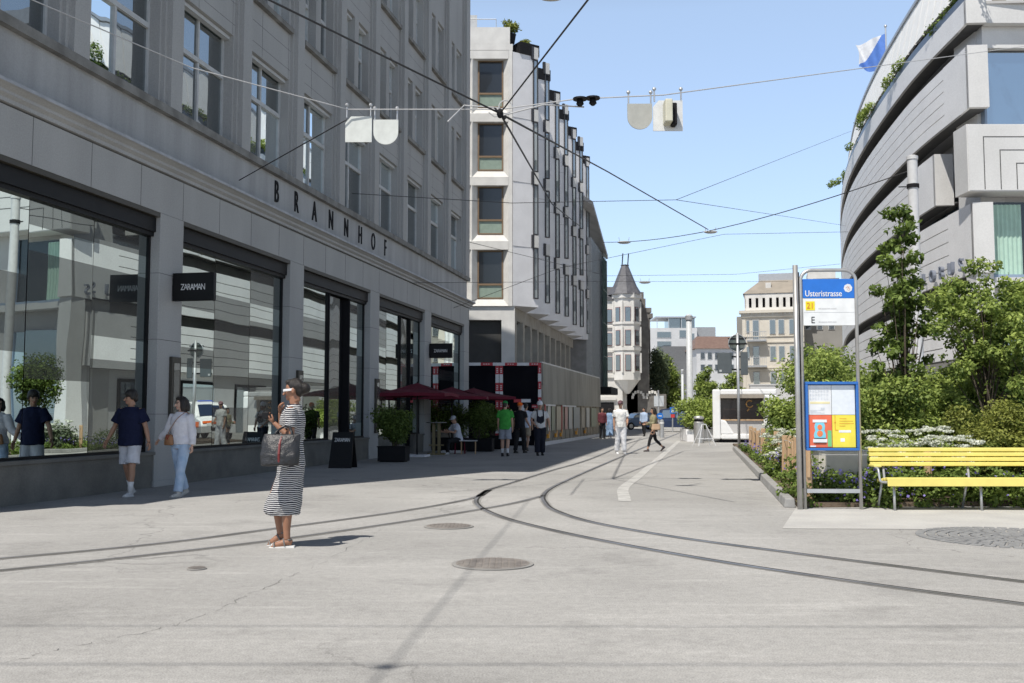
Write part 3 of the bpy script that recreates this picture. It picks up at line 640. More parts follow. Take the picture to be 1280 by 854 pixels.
b = MB(); z2 = EYE+(518-348)*s; b.add([(.1,0,zt),(W,0,zt),(W,12,zt),(.1,12,zt),(2.0,2.2,z2),(W,2.2,z2),(W,10,z2),(2.0,10,z2)], [(0,1,5,4),(1,2,6,5),(2,3,7,6),(3,0,4,7),(4,5,6,7)]); b.build('mansard_roof', mat('sandy slate', (.33,.29,.24), (.27,.24,.2), scale=1), t)
b = MB(); b.box(1.8, 6.0, 3, 9, z2, z2+.9); b.build('roof_lantern', M_galv, t)
b = MB(); [b.box(x, x+.6, .9, 2, zt+.6, zt+1.3) for x in (2.6, 5.6, 6.6)]; b.build('dormer_windows', M_white, t)
for v in (425, 457):
    z = EYE+(518-v)*s; b = MB(); b.box(.5, 2.6, -1.0, 0, z-.25, z-.05); [b.box(.55+.2*i, .59+.2*i, -1, -.96, z, z+.8) for i in range(11)]; b.box(.5, 2.6, -1.02, -.95, z+.8, z+.86); b.build('balcony', M_galv, t)
b = MB()
for va, vb in ((429,427.5),(461,459.5),(395,394),(421.5,420.5)): b.box(-.08, W, -.12, .3, EYE+(518-va)*s, EYE+(518-vb)*s)
for u in (929.5,): b.box(-.02,.35,-.06,.2,0,H-.8); b.box(W-.4,W,-.06,.2,0,H-.8)
b.build('stone_bands', M_beige, t)
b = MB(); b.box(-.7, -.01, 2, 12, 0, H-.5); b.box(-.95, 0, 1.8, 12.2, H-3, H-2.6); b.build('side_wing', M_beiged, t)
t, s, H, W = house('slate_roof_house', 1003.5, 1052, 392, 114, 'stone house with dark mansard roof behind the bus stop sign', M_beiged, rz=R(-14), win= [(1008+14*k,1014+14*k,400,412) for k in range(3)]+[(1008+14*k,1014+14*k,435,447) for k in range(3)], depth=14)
b = MB(); z2 = EYE+(518-344)*s; b.add([(-.4,-.3,H),(W,-.3,H),(W,12,H),(-.4,12,H),(1.5,3,z2),(W,3,z2),(W,10,z2),(1.5,10,z2)], [(0,1,5,4),(1,2,6,5),(2,3,7,6),(3,0,4,7),(4,5,6,7)]); b.build('mansard_roof', M_slate, t)
b = MB(); b.box(-1, W, -1.1, .1, 6.0, 6.3); [b.box(-1+.3*i, -.95+.3*i, -1.1, -1.05, 6.3, 7.2) for i in range(16)]; b.box(-1, W, -1.12, -1.04, 7.2, 7.3); b.build('balcony', M_galv, t)
b = MB(); b.box(1.0, 4.2, 5, 9, z2, z2+1.1); b.build('roof_house', M_stw, t)
# white garden wall behind the kiosk
t = thing('white_wall', (P(938,500,62).x, 62, 0), 'long white site wall behind the kiosk', 'wall'); b = MB(); b.box(0, 14, 0, .25, 0, 3.15); b.box(-.05, 14.05, -.04, .29, 3.15, 3.22); b.build('panel', M_mod, t)
# ================================================================ curved department store on the right
R0 = Vector((10.3, 22, 0))
rb = thing('curved_store', R0, 'grey stone store with curved overhanging tiers and planted roof terrace on the right', 'building')
M_rst = mat('grey granite cladding', (.82,.815,.81), (.76,.755,.75), scale=1.2, rough=.65, fine=.07)
M_rstw = mat('light granite cladding', (.64,.635,.62), (.58,.575,.56), scale=1.2, rough=.65, fine=.05)
M_gap = mat('shadow joint', (.09,.09,.09), rough=.9); M_soff = mat('concrete soffit', (.50,.49,.48), scale=1, rough=.9)
cp = [Vector((10.15,20.3,0)), Vector((10.3,22,0)), Vector((10.73,26.7,0)), Vector((12.0,34.0,0)), Vector((13.75,40.9,0)), Vector((17.0,51,0)), Vector((20.7,61.5,0)), Vector((25,72,0)), Vector((32,82,0))]
cv = catmull(cp, 8); cv = [p-R0 for p in cv if p.y >= 21.99]
def path(ya=0, inset=0, yb=99):
    pts = [p for p in cv if ya < p.y <= yb]
    j = next(i for i, p in enumerate(cv) if p.y > ya) if ya > cv[0].y else 0
    if ya > cv[0].y: a, b = cv[j-1], cv[j]; pts = [a+(b-a)*((ya-a.y)/(b.y-a.y))]+pts
    else: pts = [cv[0]]+[p for p in cv[1:] if p.y <= yb]
    out = []
    for i, p in enumerate(pts):
        d = (pts[min(i+1,len(pts)-1)]-pts[max(i-1,0)]).normalized(); out.append((p, Vector((d.y,-d.x,0))))   # side vector points into the building
    return out
def tier(z0, z1, ya, ncourse=5, name='stone_tier', inset0=0.0):
    pth = path(ya)
    b = MB(); b.sweep(pth, [(.03,z0),(.03,z1-.01),(.42,z1-.01),(.42,z0+.0)]); b.build(name+'_core', M_gap, rb)
    h = (z1-z0)/ncourse; c = MB()
    pth2 = path(ya+1.5)
    for k in range(ncourse): c.sweep(pth2, [(0,z0+k*h+(.011 if k else -.004)),(0,z0+(k+1)*h-.011),(.06,z0+(k+1)*h-.011),(.06,z0+k*h+(.011 if k else -.004))])
    pe = path(ya, yb=ya+1.5)+[path(ya+1.5)[0]]
    c.sweep(pe, [(-.002,z0-.004),(-.002,z1),(.06,z1),(.06,z0-.004)]); c.build(name, M_rst, rb)
    p0, s0 = pth[0]; d0 = Vector((-s0.y, s0.x, 0)); b = MB()
    b.add([p0-s0*.002+d0*.1+Vector((0,0,z)) for z in (z0-.006, z1)]+[p0-s0*.002-d0*.03+Vector((0,0,z)) for z in (z0-.006, z1)]+[p0+s0*.44-d0*.03+Vector((0,0,z)) for z in (z0-.006, z1)]+[p0+s0*.44+d0*.1+Vector((0,0,z)) for z in (z0-.006, z1)], [(0,1,3,2),(2,3,5,4),(4,5,7,6),(6,7,1,0),(0,2,4,6),(1,7,5,3)])
    b.build('end_stone', M_rstw, rb)
    s = MB(); s.sweep(path(ya+.56 if ya < 1 else ya), [(0.002,z0-.012),(0.002,z0-.004),(1.3,z0+.2),(1.3,z0+.19)]); s.build('soffit', M_soff, rb)
b = MB(); b.sweep(path(.56), [(.95,0),(.95,10.6),(6,10.6),(6,0)]); b.build('recessed_wall', M_soff, rb)
tier(10.2, 10.75, 0, 1); tier(8.25, 9.68, .0); tier(6.5, 7.78, 2.3); tier(4.5, 6.08, 0); tier(2.65, 4.12, .6, 5)
lower = MB(); lower.sweep(path(.56), [(.35,0),(.35,2.7),(.6,2.7),(.6,0)]); lower.build('ground_wall', M_rst, rb)
for k in range(9):
    pth = path(2.0+3.4*k, yb=4.4+3.4*k); f = MB(); f.sweep(pth, [(.31,.5),(.31,2.4),(.37,2.4),(.37,.5)]); o = f.build('shop_window', M_dark2, rb)
    f = MB(); f.sweep(path(2.1+3.4*k, yb=4.3+3.4*k), [(.29,.6),(.29,2.3),(.305,2.3),(.305,.6)]); f.build('pane', M_glassR, o)
# ribbon windows seen in the gaps at the near end
f = MB(); f.sweep(path(.6, yb=5), [(.6,6.05),(.6,6.48),(.7,6.48),(.7,6.05)]); f.build('ribbon_window', M_glassR, rb)
# terrace: rail, louvre roof
f = MB(); f.sweep(path(0), [(.04,10.75),(.04,10.96),(.10,10.96),(.10,10.75)]); f.build('terrace_rail', paint('blue grey rail', (.08,.10,.14), .3), rb)
f = MB(); f.sweep(path(0), [(.12,10.64),(.12,10.7),(3,10.7),(3,10.64)]); f.build('terrace_floor', M_soff, rb)
f = MB(); pth = path(0)
f.sweep(pth, [(.6,10.7),(.5,11.3),(.8,11.3),(.9,10.7)]); f.build('terrace_wall', mat('tan wall', (.30,.26,.21)), rb)
fine_pts = []
for a, b_ in zip(pth, pth[1:]):
    n = max(1, int(round((b_[0]-a[0]).length/.62)))
    for i in range(n): fine_pts.append((a[0].lerp(b_[0], i/n), a[1].lerp(b_[1], i/n)))
f = MB()
for (p, s), (p2, s2) in zip(fine_pts, fine_pts[1:]):
    q = p.lerp(p2, .91); a0, a1 = p+s*.12+Vector((0,0,11.2)), q+s*.12+Vector((0,0,11.2)); b0, b1 = p+s*.42+Vector((0,0,12.62)), q+s*.42+Vector((0,0,12.62)); k = s*.05
    f.add([a0,a1,b1,b0,a0+k,a1+k,b1+k,b0+k], [(0,1,2,3),(4,7,6,5),(0,4,5,1),(2,6,7,3),(0,3,7,4),(1,5,6,2)])
f.build('louvre_roof', mat('white louvres', (.88,.87,.84), (.82,.81,.78), rough=.6), rb)
f = MB(); f.sweep(pth, [(.22,11.2),(.50,12.60),(.6,12.60),(.32,11.2)]); f.build('louvre_backing', paint('grey backing', (.25,.25,.25)), rb)
f = MB(); f.sweep(pth, [(.37,12.63),(.37,12.72),(.7,12.74),(.7,12.63)]); f.build('roof_edge', M_galv, rb)
f = MB(); f.sweep(pth, [(.72,12.2),(.72,12.66),(9,12.8),(9,12.2)]); f.build('roof', M_galv, rb)
# camera facing end
EX = 22
f = MB(); f.box(.43, EX, .5, 1.6, 0, 10.5); f.build('end_wall', M_rstw, rb)
def fbox(name, x0, x1, y0, y1, z0, z1, m=M_rstw, bevel=0): b = MB(); b.box(x0,x1,y0,y1,z0,z1); return b.build(name, m, rb, bevel=bevel)
f = MB()
f.box(.45, EX, -.02, .5, 10.2, 10.75); f.box(.45, EX, .2, .5, 9.70, 10.195); f.box(.05, .44, .02, .5, 0, 4.49)
f.build('corner_stone', M_rstw, rb)
for x0 in (.45, 6.2, 12.0, 17.5):
    nx = -.15 if x0 < 1 else x0
    # nested square spandrel, windows above and below
    w = 4.6
    for k, (e, yy) in enumerate(((0, -.16), (.42, -.13), (.8, -.10))):
        h = .30*k
        b = MB(); b.box(nx+e+.0, x0+w-e, yy+.0, .49, 6.3+h*.9, 7.82-h*.9); b.box(nx+e+.025, x0+w-e-.025, yy-.012, yy, 6.3+h*.9+.02, 7.82-h*.9-.02)
        b.build('nested_panel', M_rstw if k % 2 == 0 else M_rst, rb) if k == 0 else None
    jn = MB()
    for k in range(1, 4):
        e = .36*k; h = .30*k; zt = 7.82-h; 
        jn.box(nx+e, x0+w-e, -.176, -.17, zt, zt+.02); jn.box(nx+e, nx+e+.02, -.176, -.17, 6.34, zt); jn.box(x0+w-e-.02, x0+w-e, -.176, -.17, 6.34, zt)
    jn.build('panel_joints', M_gap, rb)
    for z0, z1, kind in ((7.95, 9.6, 0), (4.5, 6.1, 1), (1.0, 3.6, 2)):
        wx0 = x0+.05
        f = MB(); f.box(wx0, x0+w-.1, .38, .49, z0-.08, z1+.06); f.box(wx0, wx0+.05, .3, .38, z0-.08, z1+.06); f.box(x0+w-.15, x0+w-.1, .3, .38, z0-.08, z1+.06); f.box(wx0, x0+w-.1, .3, .38, z0-.08, z0); f.box(x0+w/2-.03, x0+w/2+.03, .3, .38, z0, z1+.06)
        o = f.build('window', paint('blue grey frame', (.25,.32,.42)), rb)
        p = MB(); p.box(wx0+.05, x0+w/2-.03, .36, .375, z0, z1+.06); p.build('pane', M_glassR if kind != 1 else M_glassB, o)
        p = MB(); p.box(x0+w/2+.03, x0+w-.15, .36, .375, z0, z1+.06); p.build('pane', M_glassR if kind != 1 else M_glassB, o)
        if kind == 1:
            cu = MB(); nn = 14
            for i in range(nn):
                xa, xb = wx0+.06+.05*i, wx0+.06+.05*(i+1); ya, yb = .33+.012*(-1)**i, .33+.012*(-1)**(i+1); cu.quad((xa,ya,z0),(xb,yb,z0),(xb,yb,z1),(xa,ya,z1))
            cu.build('curtain', paint('mint curtain', (.42,.60,.50), .8), o)
    fbox('window_sill', x0+.02, x0+w-.02, .1, .5, 7.825, 7.87)
    fbox('lower_sill', x0+.02, x0+w-.02, .05, .5, 4.22, 4.40)
fbox('base_course', .3, EX, .02, .49, 0, .9, M_rst)
# big letters on the corner of the lowest tier, on the curved side
lt = MB(); pp = [path(.45+.62*i)[0] for i in range(6)]
for ch, (p, s) in zip('SUBOLG', pp):
    M = Matrix.Translation(p-s*.20+Vector((0,0,4.75))) @ Matrix.Rotation(math.atan2(s.y, s.x)-math.pi/2, 4, 'Z') @ RX(90)
    # faces the street: normal = -s
    n_ = -s; xax = Vector((0,0,1)).cross(n_); M = Matrix((( xax.x, 0, n_.x, (p-s*.12).x), (xax.y, 0, n_.y, (p-s*.12).y), (0, 1, 0, 4.72), (0,0,0,1)))
    lt = MB(); lt.text(ch, M, size=.44, xs=1.0, ext=.04); lt.build('letter', bpy.data.materials.get('white lettering') or paint('white lettering', (.20,.22,.27), .4), rb)
for k, (y0, n_, lab) in enumerate(((.8, 5, 'tall dark shrub at the near end of the roof terrace'), (4.3, 4, 'light green shrub next along the terrace rail'), (8.0, 4, 'small shrub midway along the terrace rail'), (11.6, 4, 'dark bushy shrub further along the terrace rail'), (17.5, 4, 'furthest shrub on the curved roof terrace'))):
    p, s = path(y0)[0]; t = thing('terrace_shrub', R0+p+s*.16+Vector((0,0,10.72)), lab, 'shrub', group='shrubs on the roof terrace')
    bl = [(random.uniform(-.05,.05), random.uniform(-2.0,2.0), .20+random.uniform(0,.2), .10,.4,.16) for _ in range(n_+2)]
    leaves('foliage', M_leafd if k in (0,3) else M_leaf, t, bl+([(0,0,.7,.25,.3,.35)] if k in (0,3) else []), 1100, .085)
    q = MB(); q.box(-.02,.10,-.6,.6,-.02,.12); q.build('planter', M_dark2, t)
KR = 1.95; rb.scale = (KR,)*3; rb.location = (R0.x*KR, R0.y*KR, EYE*(1-KR))      # true size: a five-storey block about 45 m away
for t in [o for o in bpy.data.objects if o.name.startswith('terrace_shrub')]: t.location = (t.location.x*KR, t.location.y*KR, EYE+(t.location.z-EYE)*KR); t.scale = (KR,)*3
# flag on the roof
fp = P(1107, 45, 76); t = thing('flag', Vector((fp.x, fp.y, 22.5)), 'white and blue flag flying on a steel pole above the curved roof', 'flag')
t.scale = (1.7,)*3; z1 = (P(1107,33,76).z-22.5)/1.7; b = MB(); b.tube([(0,0,0),(0,0,z1)], .035, 8); b.ball((0,0,z1), .07); b.build('pole', M_galv, t)
sB = 45/F; nu, nv = 70, 46; fl = MB(); vs = []; fs = []; ms = []
for i in range(nu+1):
    for j in range(nv+1):
        a, c = i/nu, j/nv
        x = -.02-a*(1.35-.1*c)+.05*math.sin(5*c+6*a)*a; y = .16*math.sin(9*a+2.0*c)*min(1,a*2)
        z = z1-.35-c*(1.75-.1*a)-a*(.55-.5*c)+(.1*math.sin(7*a+1.5*c))*a; z += (0 if c < .99 else 0)-.25*a*c*0
        vs.append((x,y,z))
for i in range(nu):
    for j in range(nv): fs.append((i*(nv+1)+j,(i+1)*(nv+1)+j,(i+1)*(nv+1)+j+1,i*(nv+1)+j+1))
fl.v = vs; fl.f = fs; fl.m = [1 if (f_i//nv)/nu < .95*((f_i % nv)/nv)+.12 else 0 for f_i in range(len(fs))]
fl.build('cloth', [paint('flag white', (.75,.76,.78), .8), paint('flag blue', (.10,.22,.60), .8)], t, smooth=True, fix=False)
# white mast in front of the curved store
mp = P(1143, 300, 33); t = thing('mast', (mp.x, 33, 0), 'tall white cylindrical catenary mast in front of the curved store', 'mast')
zt = P(1143,197,33).z; b = MB(); b.lathe([(.19,0),(.165,zt)], seg=24); b.lathe([(.19,zt-.08),(.19,zt+.03),(.1,zt+.07)], seg=24); b.build('pole', paint('mast white', (.62,.62,.62), .5), t)
b = MB(); b.lathe([(.20,zt-1.05),(.20,zt-.92)], seg=24); b.tube([(-.15,0,zt-1),(-.5,-.05,zt-1.02)], .02); b.build('wire_clamp', M_dark2, t)
# ================================================================ bus stop sign
bs = thing('bus_stop_sign', (4.15, 14.3, 0), 'steel framed bus stop sign with blue Usteristrasse panel and blue info case', 'bus stop', rz=R(-2))
def arch(x0, x1, z1, r, rad, rr=.16, y=0):
    p = [(x0,y,0),(x0,y,z1-rr)]
    for k in range(1, 6): a = math.pi-k*math.pi/12; p.append((x0+rr+rr*math.cos(a), y, z1-rr+rr*math.sin(a)))
    p.append((x0+rr,y,z1)); p.append((x1-rr,y,z1))
    for k in range(1, 6): a = math.pi/2-k*math.pi/12; p.append((x1-rr+rr*math.cos(a), y, z1-rr+rr*math.sin(a)))
    p += [(x1,y,z1-rr),(x1,y,0)]
    return p
b = MB(); b.tube(arch(.02, .81, 3.43, 0, 0), .026, 12); b.build('frame', M_steel, bs, smooth=True)
b = MB(); b.tube([(-.055,-.02,0),(-.055,-.02,3.50)], .038, 14); b.build('pole', M_steel, bs, smooth=True)
b = MB(); b.box(-.03,.0,-.02,.02,.3,3.4); b.build('joint_strip', M_dark2, bs)
b = MB(); b.box(.05,.785,-.016,.016,3.02,3.30); b.build('name_panel', paint('bus stop blue', (.02,.17,.62), .35), bs, bevel=.004)
b = MB(); b.box(.05,.785,-.016,.016,2.625,3.016); b.build('line_panel', paint('sign panel white', (.80,.81,.80), .35), bs, bevel=.004)
b = MB(); b.text('Usteristrasse', TX(.075,-.019,3.085) @ FACE, size=.125, xs=.80, ext=.0015, align='LEFT')
b.text('Usteristrasse', TX(.078,-.019,3.085) @ FACE, size=.125, xs=.80, ext=.0012, align='LEFT'); b.build('name_lettering', paint('sign white', (.8,.8,.8)), bs)
b = MB(); hx = [(.695+.062*math.cos(R(a)), 3.165+.062*math.sin(R(a))) for a in (10,60,95,140,185,230,275,325)]
b.add([(x,-.0185,z) for x,z in hx], [tuple(range(8))]); b.build('map_badge', paint('badge', (.75,.76,.78)), bs, fix=False)
b = MB(); b.tube([(.66,-.021,3.17),(.69,-.021,3.19),(.72,-.021,3.155),(.70,-.021,3.13)], .0035, 5); b.tube([(.68,-.021,3.14),(.71,-.021,3.19)], .003, 5); b.build('badge_lines', paint('badge pink', (.75,.45,.35)), bs)
b = MB(); b.box(.085,.215,-.020,-.0165,2.845,2.975); b.build('route_badge', paint('route yellow', (.85,.72,.02), .4), bs)
b = MB(); b.text('21', TX(.150,-.0225,2.908) @ FACE, size=.12, xs=.9, ext=.001); b.build('route_number', paint('route orange', (.75,.22,.04)), bs)
b = MB(); b.text('E', TX(.185,-.0185,2.70) @ FACE, size=.135, xs=.9, ext=.001); b.build('line_letter', M_dark2, bs)
b = MB(); b.box(.055,.78,-.0185,-.0165,2.815,2.819); b.text('Wiesenstrasse' if 0 else 'Morgental', TX(.27,-.0185,2.865) @ FACE, size=.05, xs=1.1, ext=.0006, align='LEFT') if 0 else None
for x, w_, z in ((.265,.045,2.862),(.315,.07,2.860),(.39,.05,2.862),(.445,.08,2.860),(.265,.03,2.668),(.30,.09,2.666),(.395,.06,2.668),(.46,.06,2.666)): b.box(x,x+w_,-.0182,-.0165,z,z+.018)
b.build('faint_line_text', paint('faint grey', (.62,.62,.62)), bs)
b = MB()   # info case
for a in ((.05,.80,-.05,.03,1.775,1.815),(.05,.80,-.05,.03,.835,.87),(.05,.085,-.05,.03,.87,1.775),(.765,.80,-.05,.03,.87,1.775)): b.box(*a)
b.build('info_case', paint('case blue', (.03,.15,.48), .35), bs, bevel=.008)
b = MB(); b.box(.085,.765,-.0,.02,.87,1.775); b.build('case_back', M_dark2, bs)
pc = dict(w=paint('paper white', (.78,.79,.80), .5), g=mat('map paper', (.66,.70,.74), (.72,.76,.78), scale=14), r=paint('poster red', (.78,.16,.08)), y=paint('poster yellow', (.85,.72,.08)))
cx = .425
b = MB(); b.box(.095,cx-.003,-.006,-.001,1.345,1.765); b.build('timetable', pc['w'], bs)
b = MB(); b.box(cx+.003,.755,-.006,-.001,1.345,1.765); b.build('map_sheet', pc['g'], bs)
b = MB(); b.box(.095,cx-.003,-.006,-.001,.88,1.34); p0 = b.build('poster', pc['r'], bs)
b = MB(); b.box(cx+.003,.755,-.006,-.001,.88,1.34); p1 = b.build('notice', pc['y'], bs)
b = MB(); b.box(.12,.40,-.0085,-.0065,1.50,1.53); b.build('timetable_band', paint('pale yellow', (.80,.72,.42)), bs)
b = MB()
for k in range(18):
    for j in range(7): b.box(.115+.04*j,.115+.04*j+random.uniform(.012,.034),-.0082,-.0065,1.545+.0105*k,1.5485+.0105*k) if k % 5 else None
for k in range(4): b.box(.12,.12+.05*(4-k%3),-.0082,-.0065,1.365+.014*k,1.37+.014*k)
for x in (.27,.30): b.box(x,x+.025,-.0085,-.0065,1.42,1.445)
b.build('timetable_print', paint('faint print', (.62,.66,.70)), bs)
b = MB(); b.ball((.25,-.008,1.17),(.075,.002,.10),20,8); b.ball((.25,-.008,1.05),(.085,.002,.10),20,8); b.build('poster_disc', paint('poster cyan', (.20,.60,.75)), p0)
b = MB(); b.ball((.25,-.011,1.165),(.035,.002,.04),16,8); b.ball((.25,-.011,1.075),(.042,.002,.045),16,8); b.build('poster_figure', paint('poster orange', (.80,.22,.08)), p0)
[MB().box(*q).build('poster_label', pc['w'], p0) for q in ((.15,.35,-.014,-.0115,1.235,1.275), (.15,.35,-.014,-.0115,.95,1.0), (.11,.19,-.010,-.0065,.885,.905))]
b = MB(); b.box(.165,.335,-.017,-.0145,.935,.948); b.box(.165,.335,-.017,-.0145,1.003,1.012); b.build('poster_lines', M_dark2, p0)
b = MB(); b.box(.36,.415,-.0085,-.0065,.89,1.12); b.build('poster_green', paint('poster green', (.18,.55,.22)), p0)
b = MB(); b.box(.465,.472,-.0085,-.0065,1.13,1.34); b.box(.465,.51,-.0085,-.0065,1.12,1.13); b.ball((.468,-.009,1.235),(.012,.002,.012),10,6)
for k, w_ in enumerate((.10,.19,.20,.08)): b.box(.53,.53+w_,-.0085,-.0065,1.285-.035*k,1.292-.035*k)
b.build('notice_print', paint('notice orange', (.75,.32,.03)), p1)
b = MB(); b.box(.52,.69,-.0085,-.0065,1.09,1.125); b.box(.54,.60,-.0085,-.0065,.96,1.01); b.build('notice_label', pc['w'], p1)
b = MB(); b.box(.05,.80,-.02,.02,.235,.29); b.build('crossbar', M_galv, bs)
# ================================================================ yellow bench
bx0, by = 5.17, 14.05
be = thing('bench', (bx0, by, 0), 'yellow slatted bench with grey tube legs beside the bus stop', 'bench')
Lb = 4.2
for k in range(4): b = MB(); z = .605+.069*k; b.box(0, Lb, .40+.018*k, .44+.018*k, z, z+.056); b.build('backrest_slat', M_yellow, be, bevel=.01)
for k in range(4): b = MB(); b.box(.08, Lb, -.02+.105*k, .07+.105*k, .425-.012*k+(.0 if k else -.0), .465-.012*k); b.build('seat_slat', M_yellow, be, bevel=.01)
b = MB(); b.box(.08, Lb, -.035, -.021, .345, .463); b.build('seat_front_slat', M_yellow, be, bevel=.006)
for x in (.20, 1.42, 2.7, 3.9):
    b = MB(); b.tube([(x,.05,0),(x,.06,.38),(x,.40,.36),(x,.50,.86)], .019, 8); b.build('leg', M_galv, be, smooth=True)
    b = MB(); b.tube([(x-.07,.50,0),(x-.05,.38,.38)], .019, 8); b.build('leg', M_galv, be, smooth=True)
b = MB(); b.tube(catmull([Vector(q) for q in ((.10,.36,.60),(-.015,.20,.60),(-.02,.05,.58),(-.02,.0,.46),(.0,-.01,.41),(.10,.0,.40))], 5), .016, 8); b.build('armrest', M_galv, be, smooth=True)
b = MB(); b.box(-.05,.06,.12,.34,.605,.64); b.build('armrest_pad', M_yellow, be, bevel=.01)
# ================================================================ wooden stakes with wire
def stake(x, y, h, w, label, tilt=0, grp='wooden stakes edging the planting bed'):
    t = thing('wooden_stake', (x,y,0), label, 'stake', group=grp)
    M = RY(tilt); b = MB(); b.box(-w,w,-.03,.03,0,h,M=M); b.build('post', M_wood, t, bevel=.012)
    b = MB(); b.box(-w*1.1,-w*.2,-.055,-.031,h*.5,h-.04,M=M @ RY(3)); b.build('split_rail', M_wood, t)
ks = Vector((kd.y,-kd.x,0)); tops = []
dists = [1.7, 2.6, 3.5, 4.5, 5.6, 6.8, 8.1, 9.6, 11.2, 13.0, 15.0, 17.2, 19.4]
desc = ['nearest the bus stop', 'second from the bus stop', 'third from the bus stop', 'fourth from the bus stop', 'fifth from the bus stop', 'sixth from the bus stop', 'seventh from the bus stop', 'sixth from the kiosk', 'fifth from the kiosk', 'fourth from the kiosk', 'third from the kiosk', 'second from the kiosk', 'nearest the kiosk']
for i, d in enumerate(dists):
    p = K0+kd*d+ks*.46; h = .92+.05*math.sin(i*2.3); stake(p.x, p.y, h, .06, 'pale wooden stake along the kerb, '+desc[i], random.uniform(-3,3)); tops.append(p+Vector((0,0,h-.1)))
stake(P(1160,600,15.4).x, 15.4, .80, .055, 'wooden stake standing in the flowers behind the yellow bench', 0)
stake(4.42, 14.9, .84, .05, 'weathered wooden stake behind the blue info case', -2)
b = MB(); wp = [tops[-1-i] for i in range(len(tops))]+[Vector((4.45,14.9,.75)), Vector((6.45,15.36,.72)), Vector((9,15.5,.72))]
b.tube(wp, .006, 5); tag(b.build('fence_wire', M_wirel), 'thin grey wire strung between the wooden stakes', 'wire')
t = thing('planter_box', (4.75, 15.5, 0), 'cream metal planter box among flowers behind the info case', 'planter'); b = MB(); b.box(0,.75,0,.5,.25,.78); b.build('body', paint('cream metal', (.62,.58,.50), .5), t, bevel=.01); b = MB(); b.box(-.02,.77,-.02,.52,.78,.80); b.build('rim', M_galv, t)
# ================================================================ vegetation
def tree(label, loc, trunk, crown, n, size, m=M_leaf, taper=0, name='tree', r=.06, group=None, limbs=6, col=(0,1), aspect=.5, stems=1, cl=26, crr=(.25,.5)):
    t = thing(name, loc, label, name.replace('_', ' '), group=group)
    cx, cy, cz, rx, ry, rz = crown; bl = clumps(cl, cx,cy,cz, rx,ry,rz, crr[0], crr[1])
    if taper: bl = [(x*(1-taper*(z-cz+rz)/(2*rz)), y*(1-taper*(z-cz+rz)/(2*rz)), z, a_, b_, c_) for x,y,z,a_,b_,c_ in bl]
    b = MB()
    for s in range(stems):
        bx, by_ = (0,0) if stems == 1 else (random.uniform(-.3,.3), random.uniform(-.2,.2)); top = (cx+random.uniform(-.3,.3)*rx*stems/2, cy, trunk+ (cz-trunk)*.9+rz*(.4 if stems == 1 else random.uniform(-.2,.5)))
        pts = catmull([Vector((bx,by_,0)), Vector((bx*.8+random.uniform(-.08,.08), by_, trunk*.5)), Vector((bx+(top[0]-bx)*.4, by_, trunk)), Vector(top)], 5)
        b.tube(pts, [r*(1-.75*i/len(pts)) for i in range(len(pts))], 8)
    b.build('trunk', M_bark, t, smooth=True); b = MB()
    for k in range(limbs+stems*3):
        q = bl[k % len(bl)]; z0 = trunk*.7+(q[2]-trunk*.7)*random.uniform(.1,.5); st = Vector((cx*(z0/max(cz,.1))*.5, 0, max(.1, z0))); en = Vector(q[:3])
        b.tube([st, st.lerp(en,.5)+Vector((0,0,-.1*rz)), en], [r*.4,r*.28,r*.1], 5)
    b.build('branches', M_bark, t, smooth=True)
    leaves('crown', m, t, bl, n, size, aspect=aspect, col=col, shell=.2)
    return t
def bush(label, loc, blobs, n, size, m=M_leaf, name='bush', group=None, flowers=None, col=(0,1), stem=True, cat=None):
    t = thing(name, loc, label, cat or name.replace('_', ' '), group=group)
    leaves('foliage', m, t, blobs, n, size, col=col)
    b = MB()
    for k in range(14 if stem else 5):
        q = blobs[k % len(blobs)]; b.tube([(q[0]*.3,q[1]*.3,0),(q[0]*.7,q[1]*.7,q[2]*.5),(q[0],q[1],q[2]+q[5]*.3)], [.014,.01,.004], 5)
    b.build('stems', M_bark, t)
    if flowers:
        fm, fb, fn, fs = flowers; leaves('blossom', fm, t, fb, fn, fs, aspect=.95, shell=1.5, droop=0)
    return t
def umbels(cx, cy, z, rx, ry, n): return [(cx+random.uniform(-rx,rx), cy+random.uniform(-ry,ry), z+random.uniform(-.40,.17), random.uniform(.04,.11), random.uniform(.04,.10), .02) for _ in range(n)]
X = lambda u, Y: (u-640)/F*Y
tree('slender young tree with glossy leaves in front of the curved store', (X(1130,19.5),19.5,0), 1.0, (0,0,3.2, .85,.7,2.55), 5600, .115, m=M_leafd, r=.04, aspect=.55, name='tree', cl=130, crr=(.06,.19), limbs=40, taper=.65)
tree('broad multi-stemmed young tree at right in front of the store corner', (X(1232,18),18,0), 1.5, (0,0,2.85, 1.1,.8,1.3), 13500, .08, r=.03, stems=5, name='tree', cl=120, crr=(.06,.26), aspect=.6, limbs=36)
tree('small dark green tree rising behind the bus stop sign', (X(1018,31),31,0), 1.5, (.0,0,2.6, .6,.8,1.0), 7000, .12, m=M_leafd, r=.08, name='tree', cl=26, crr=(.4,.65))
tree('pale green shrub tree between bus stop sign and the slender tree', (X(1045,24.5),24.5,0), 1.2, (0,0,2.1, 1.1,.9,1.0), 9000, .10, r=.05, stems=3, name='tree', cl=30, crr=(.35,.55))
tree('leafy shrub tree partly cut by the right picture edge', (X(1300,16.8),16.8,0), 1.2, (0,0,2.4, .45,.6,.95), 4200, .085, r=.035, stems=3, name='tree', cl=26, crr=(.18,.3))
bd_ = lambda u0, u1, Y, ztop, r, n: [(X(u0+(u1-u0)*random.random(),Y)-X((u0+u1)/2,Y), random.uniform(-.5,.5), ztop-r-abs(random.gauss(0,.35))*(ztop*.5), r*random.uniform(.6,1.1), r, r) for _ in range(n)]
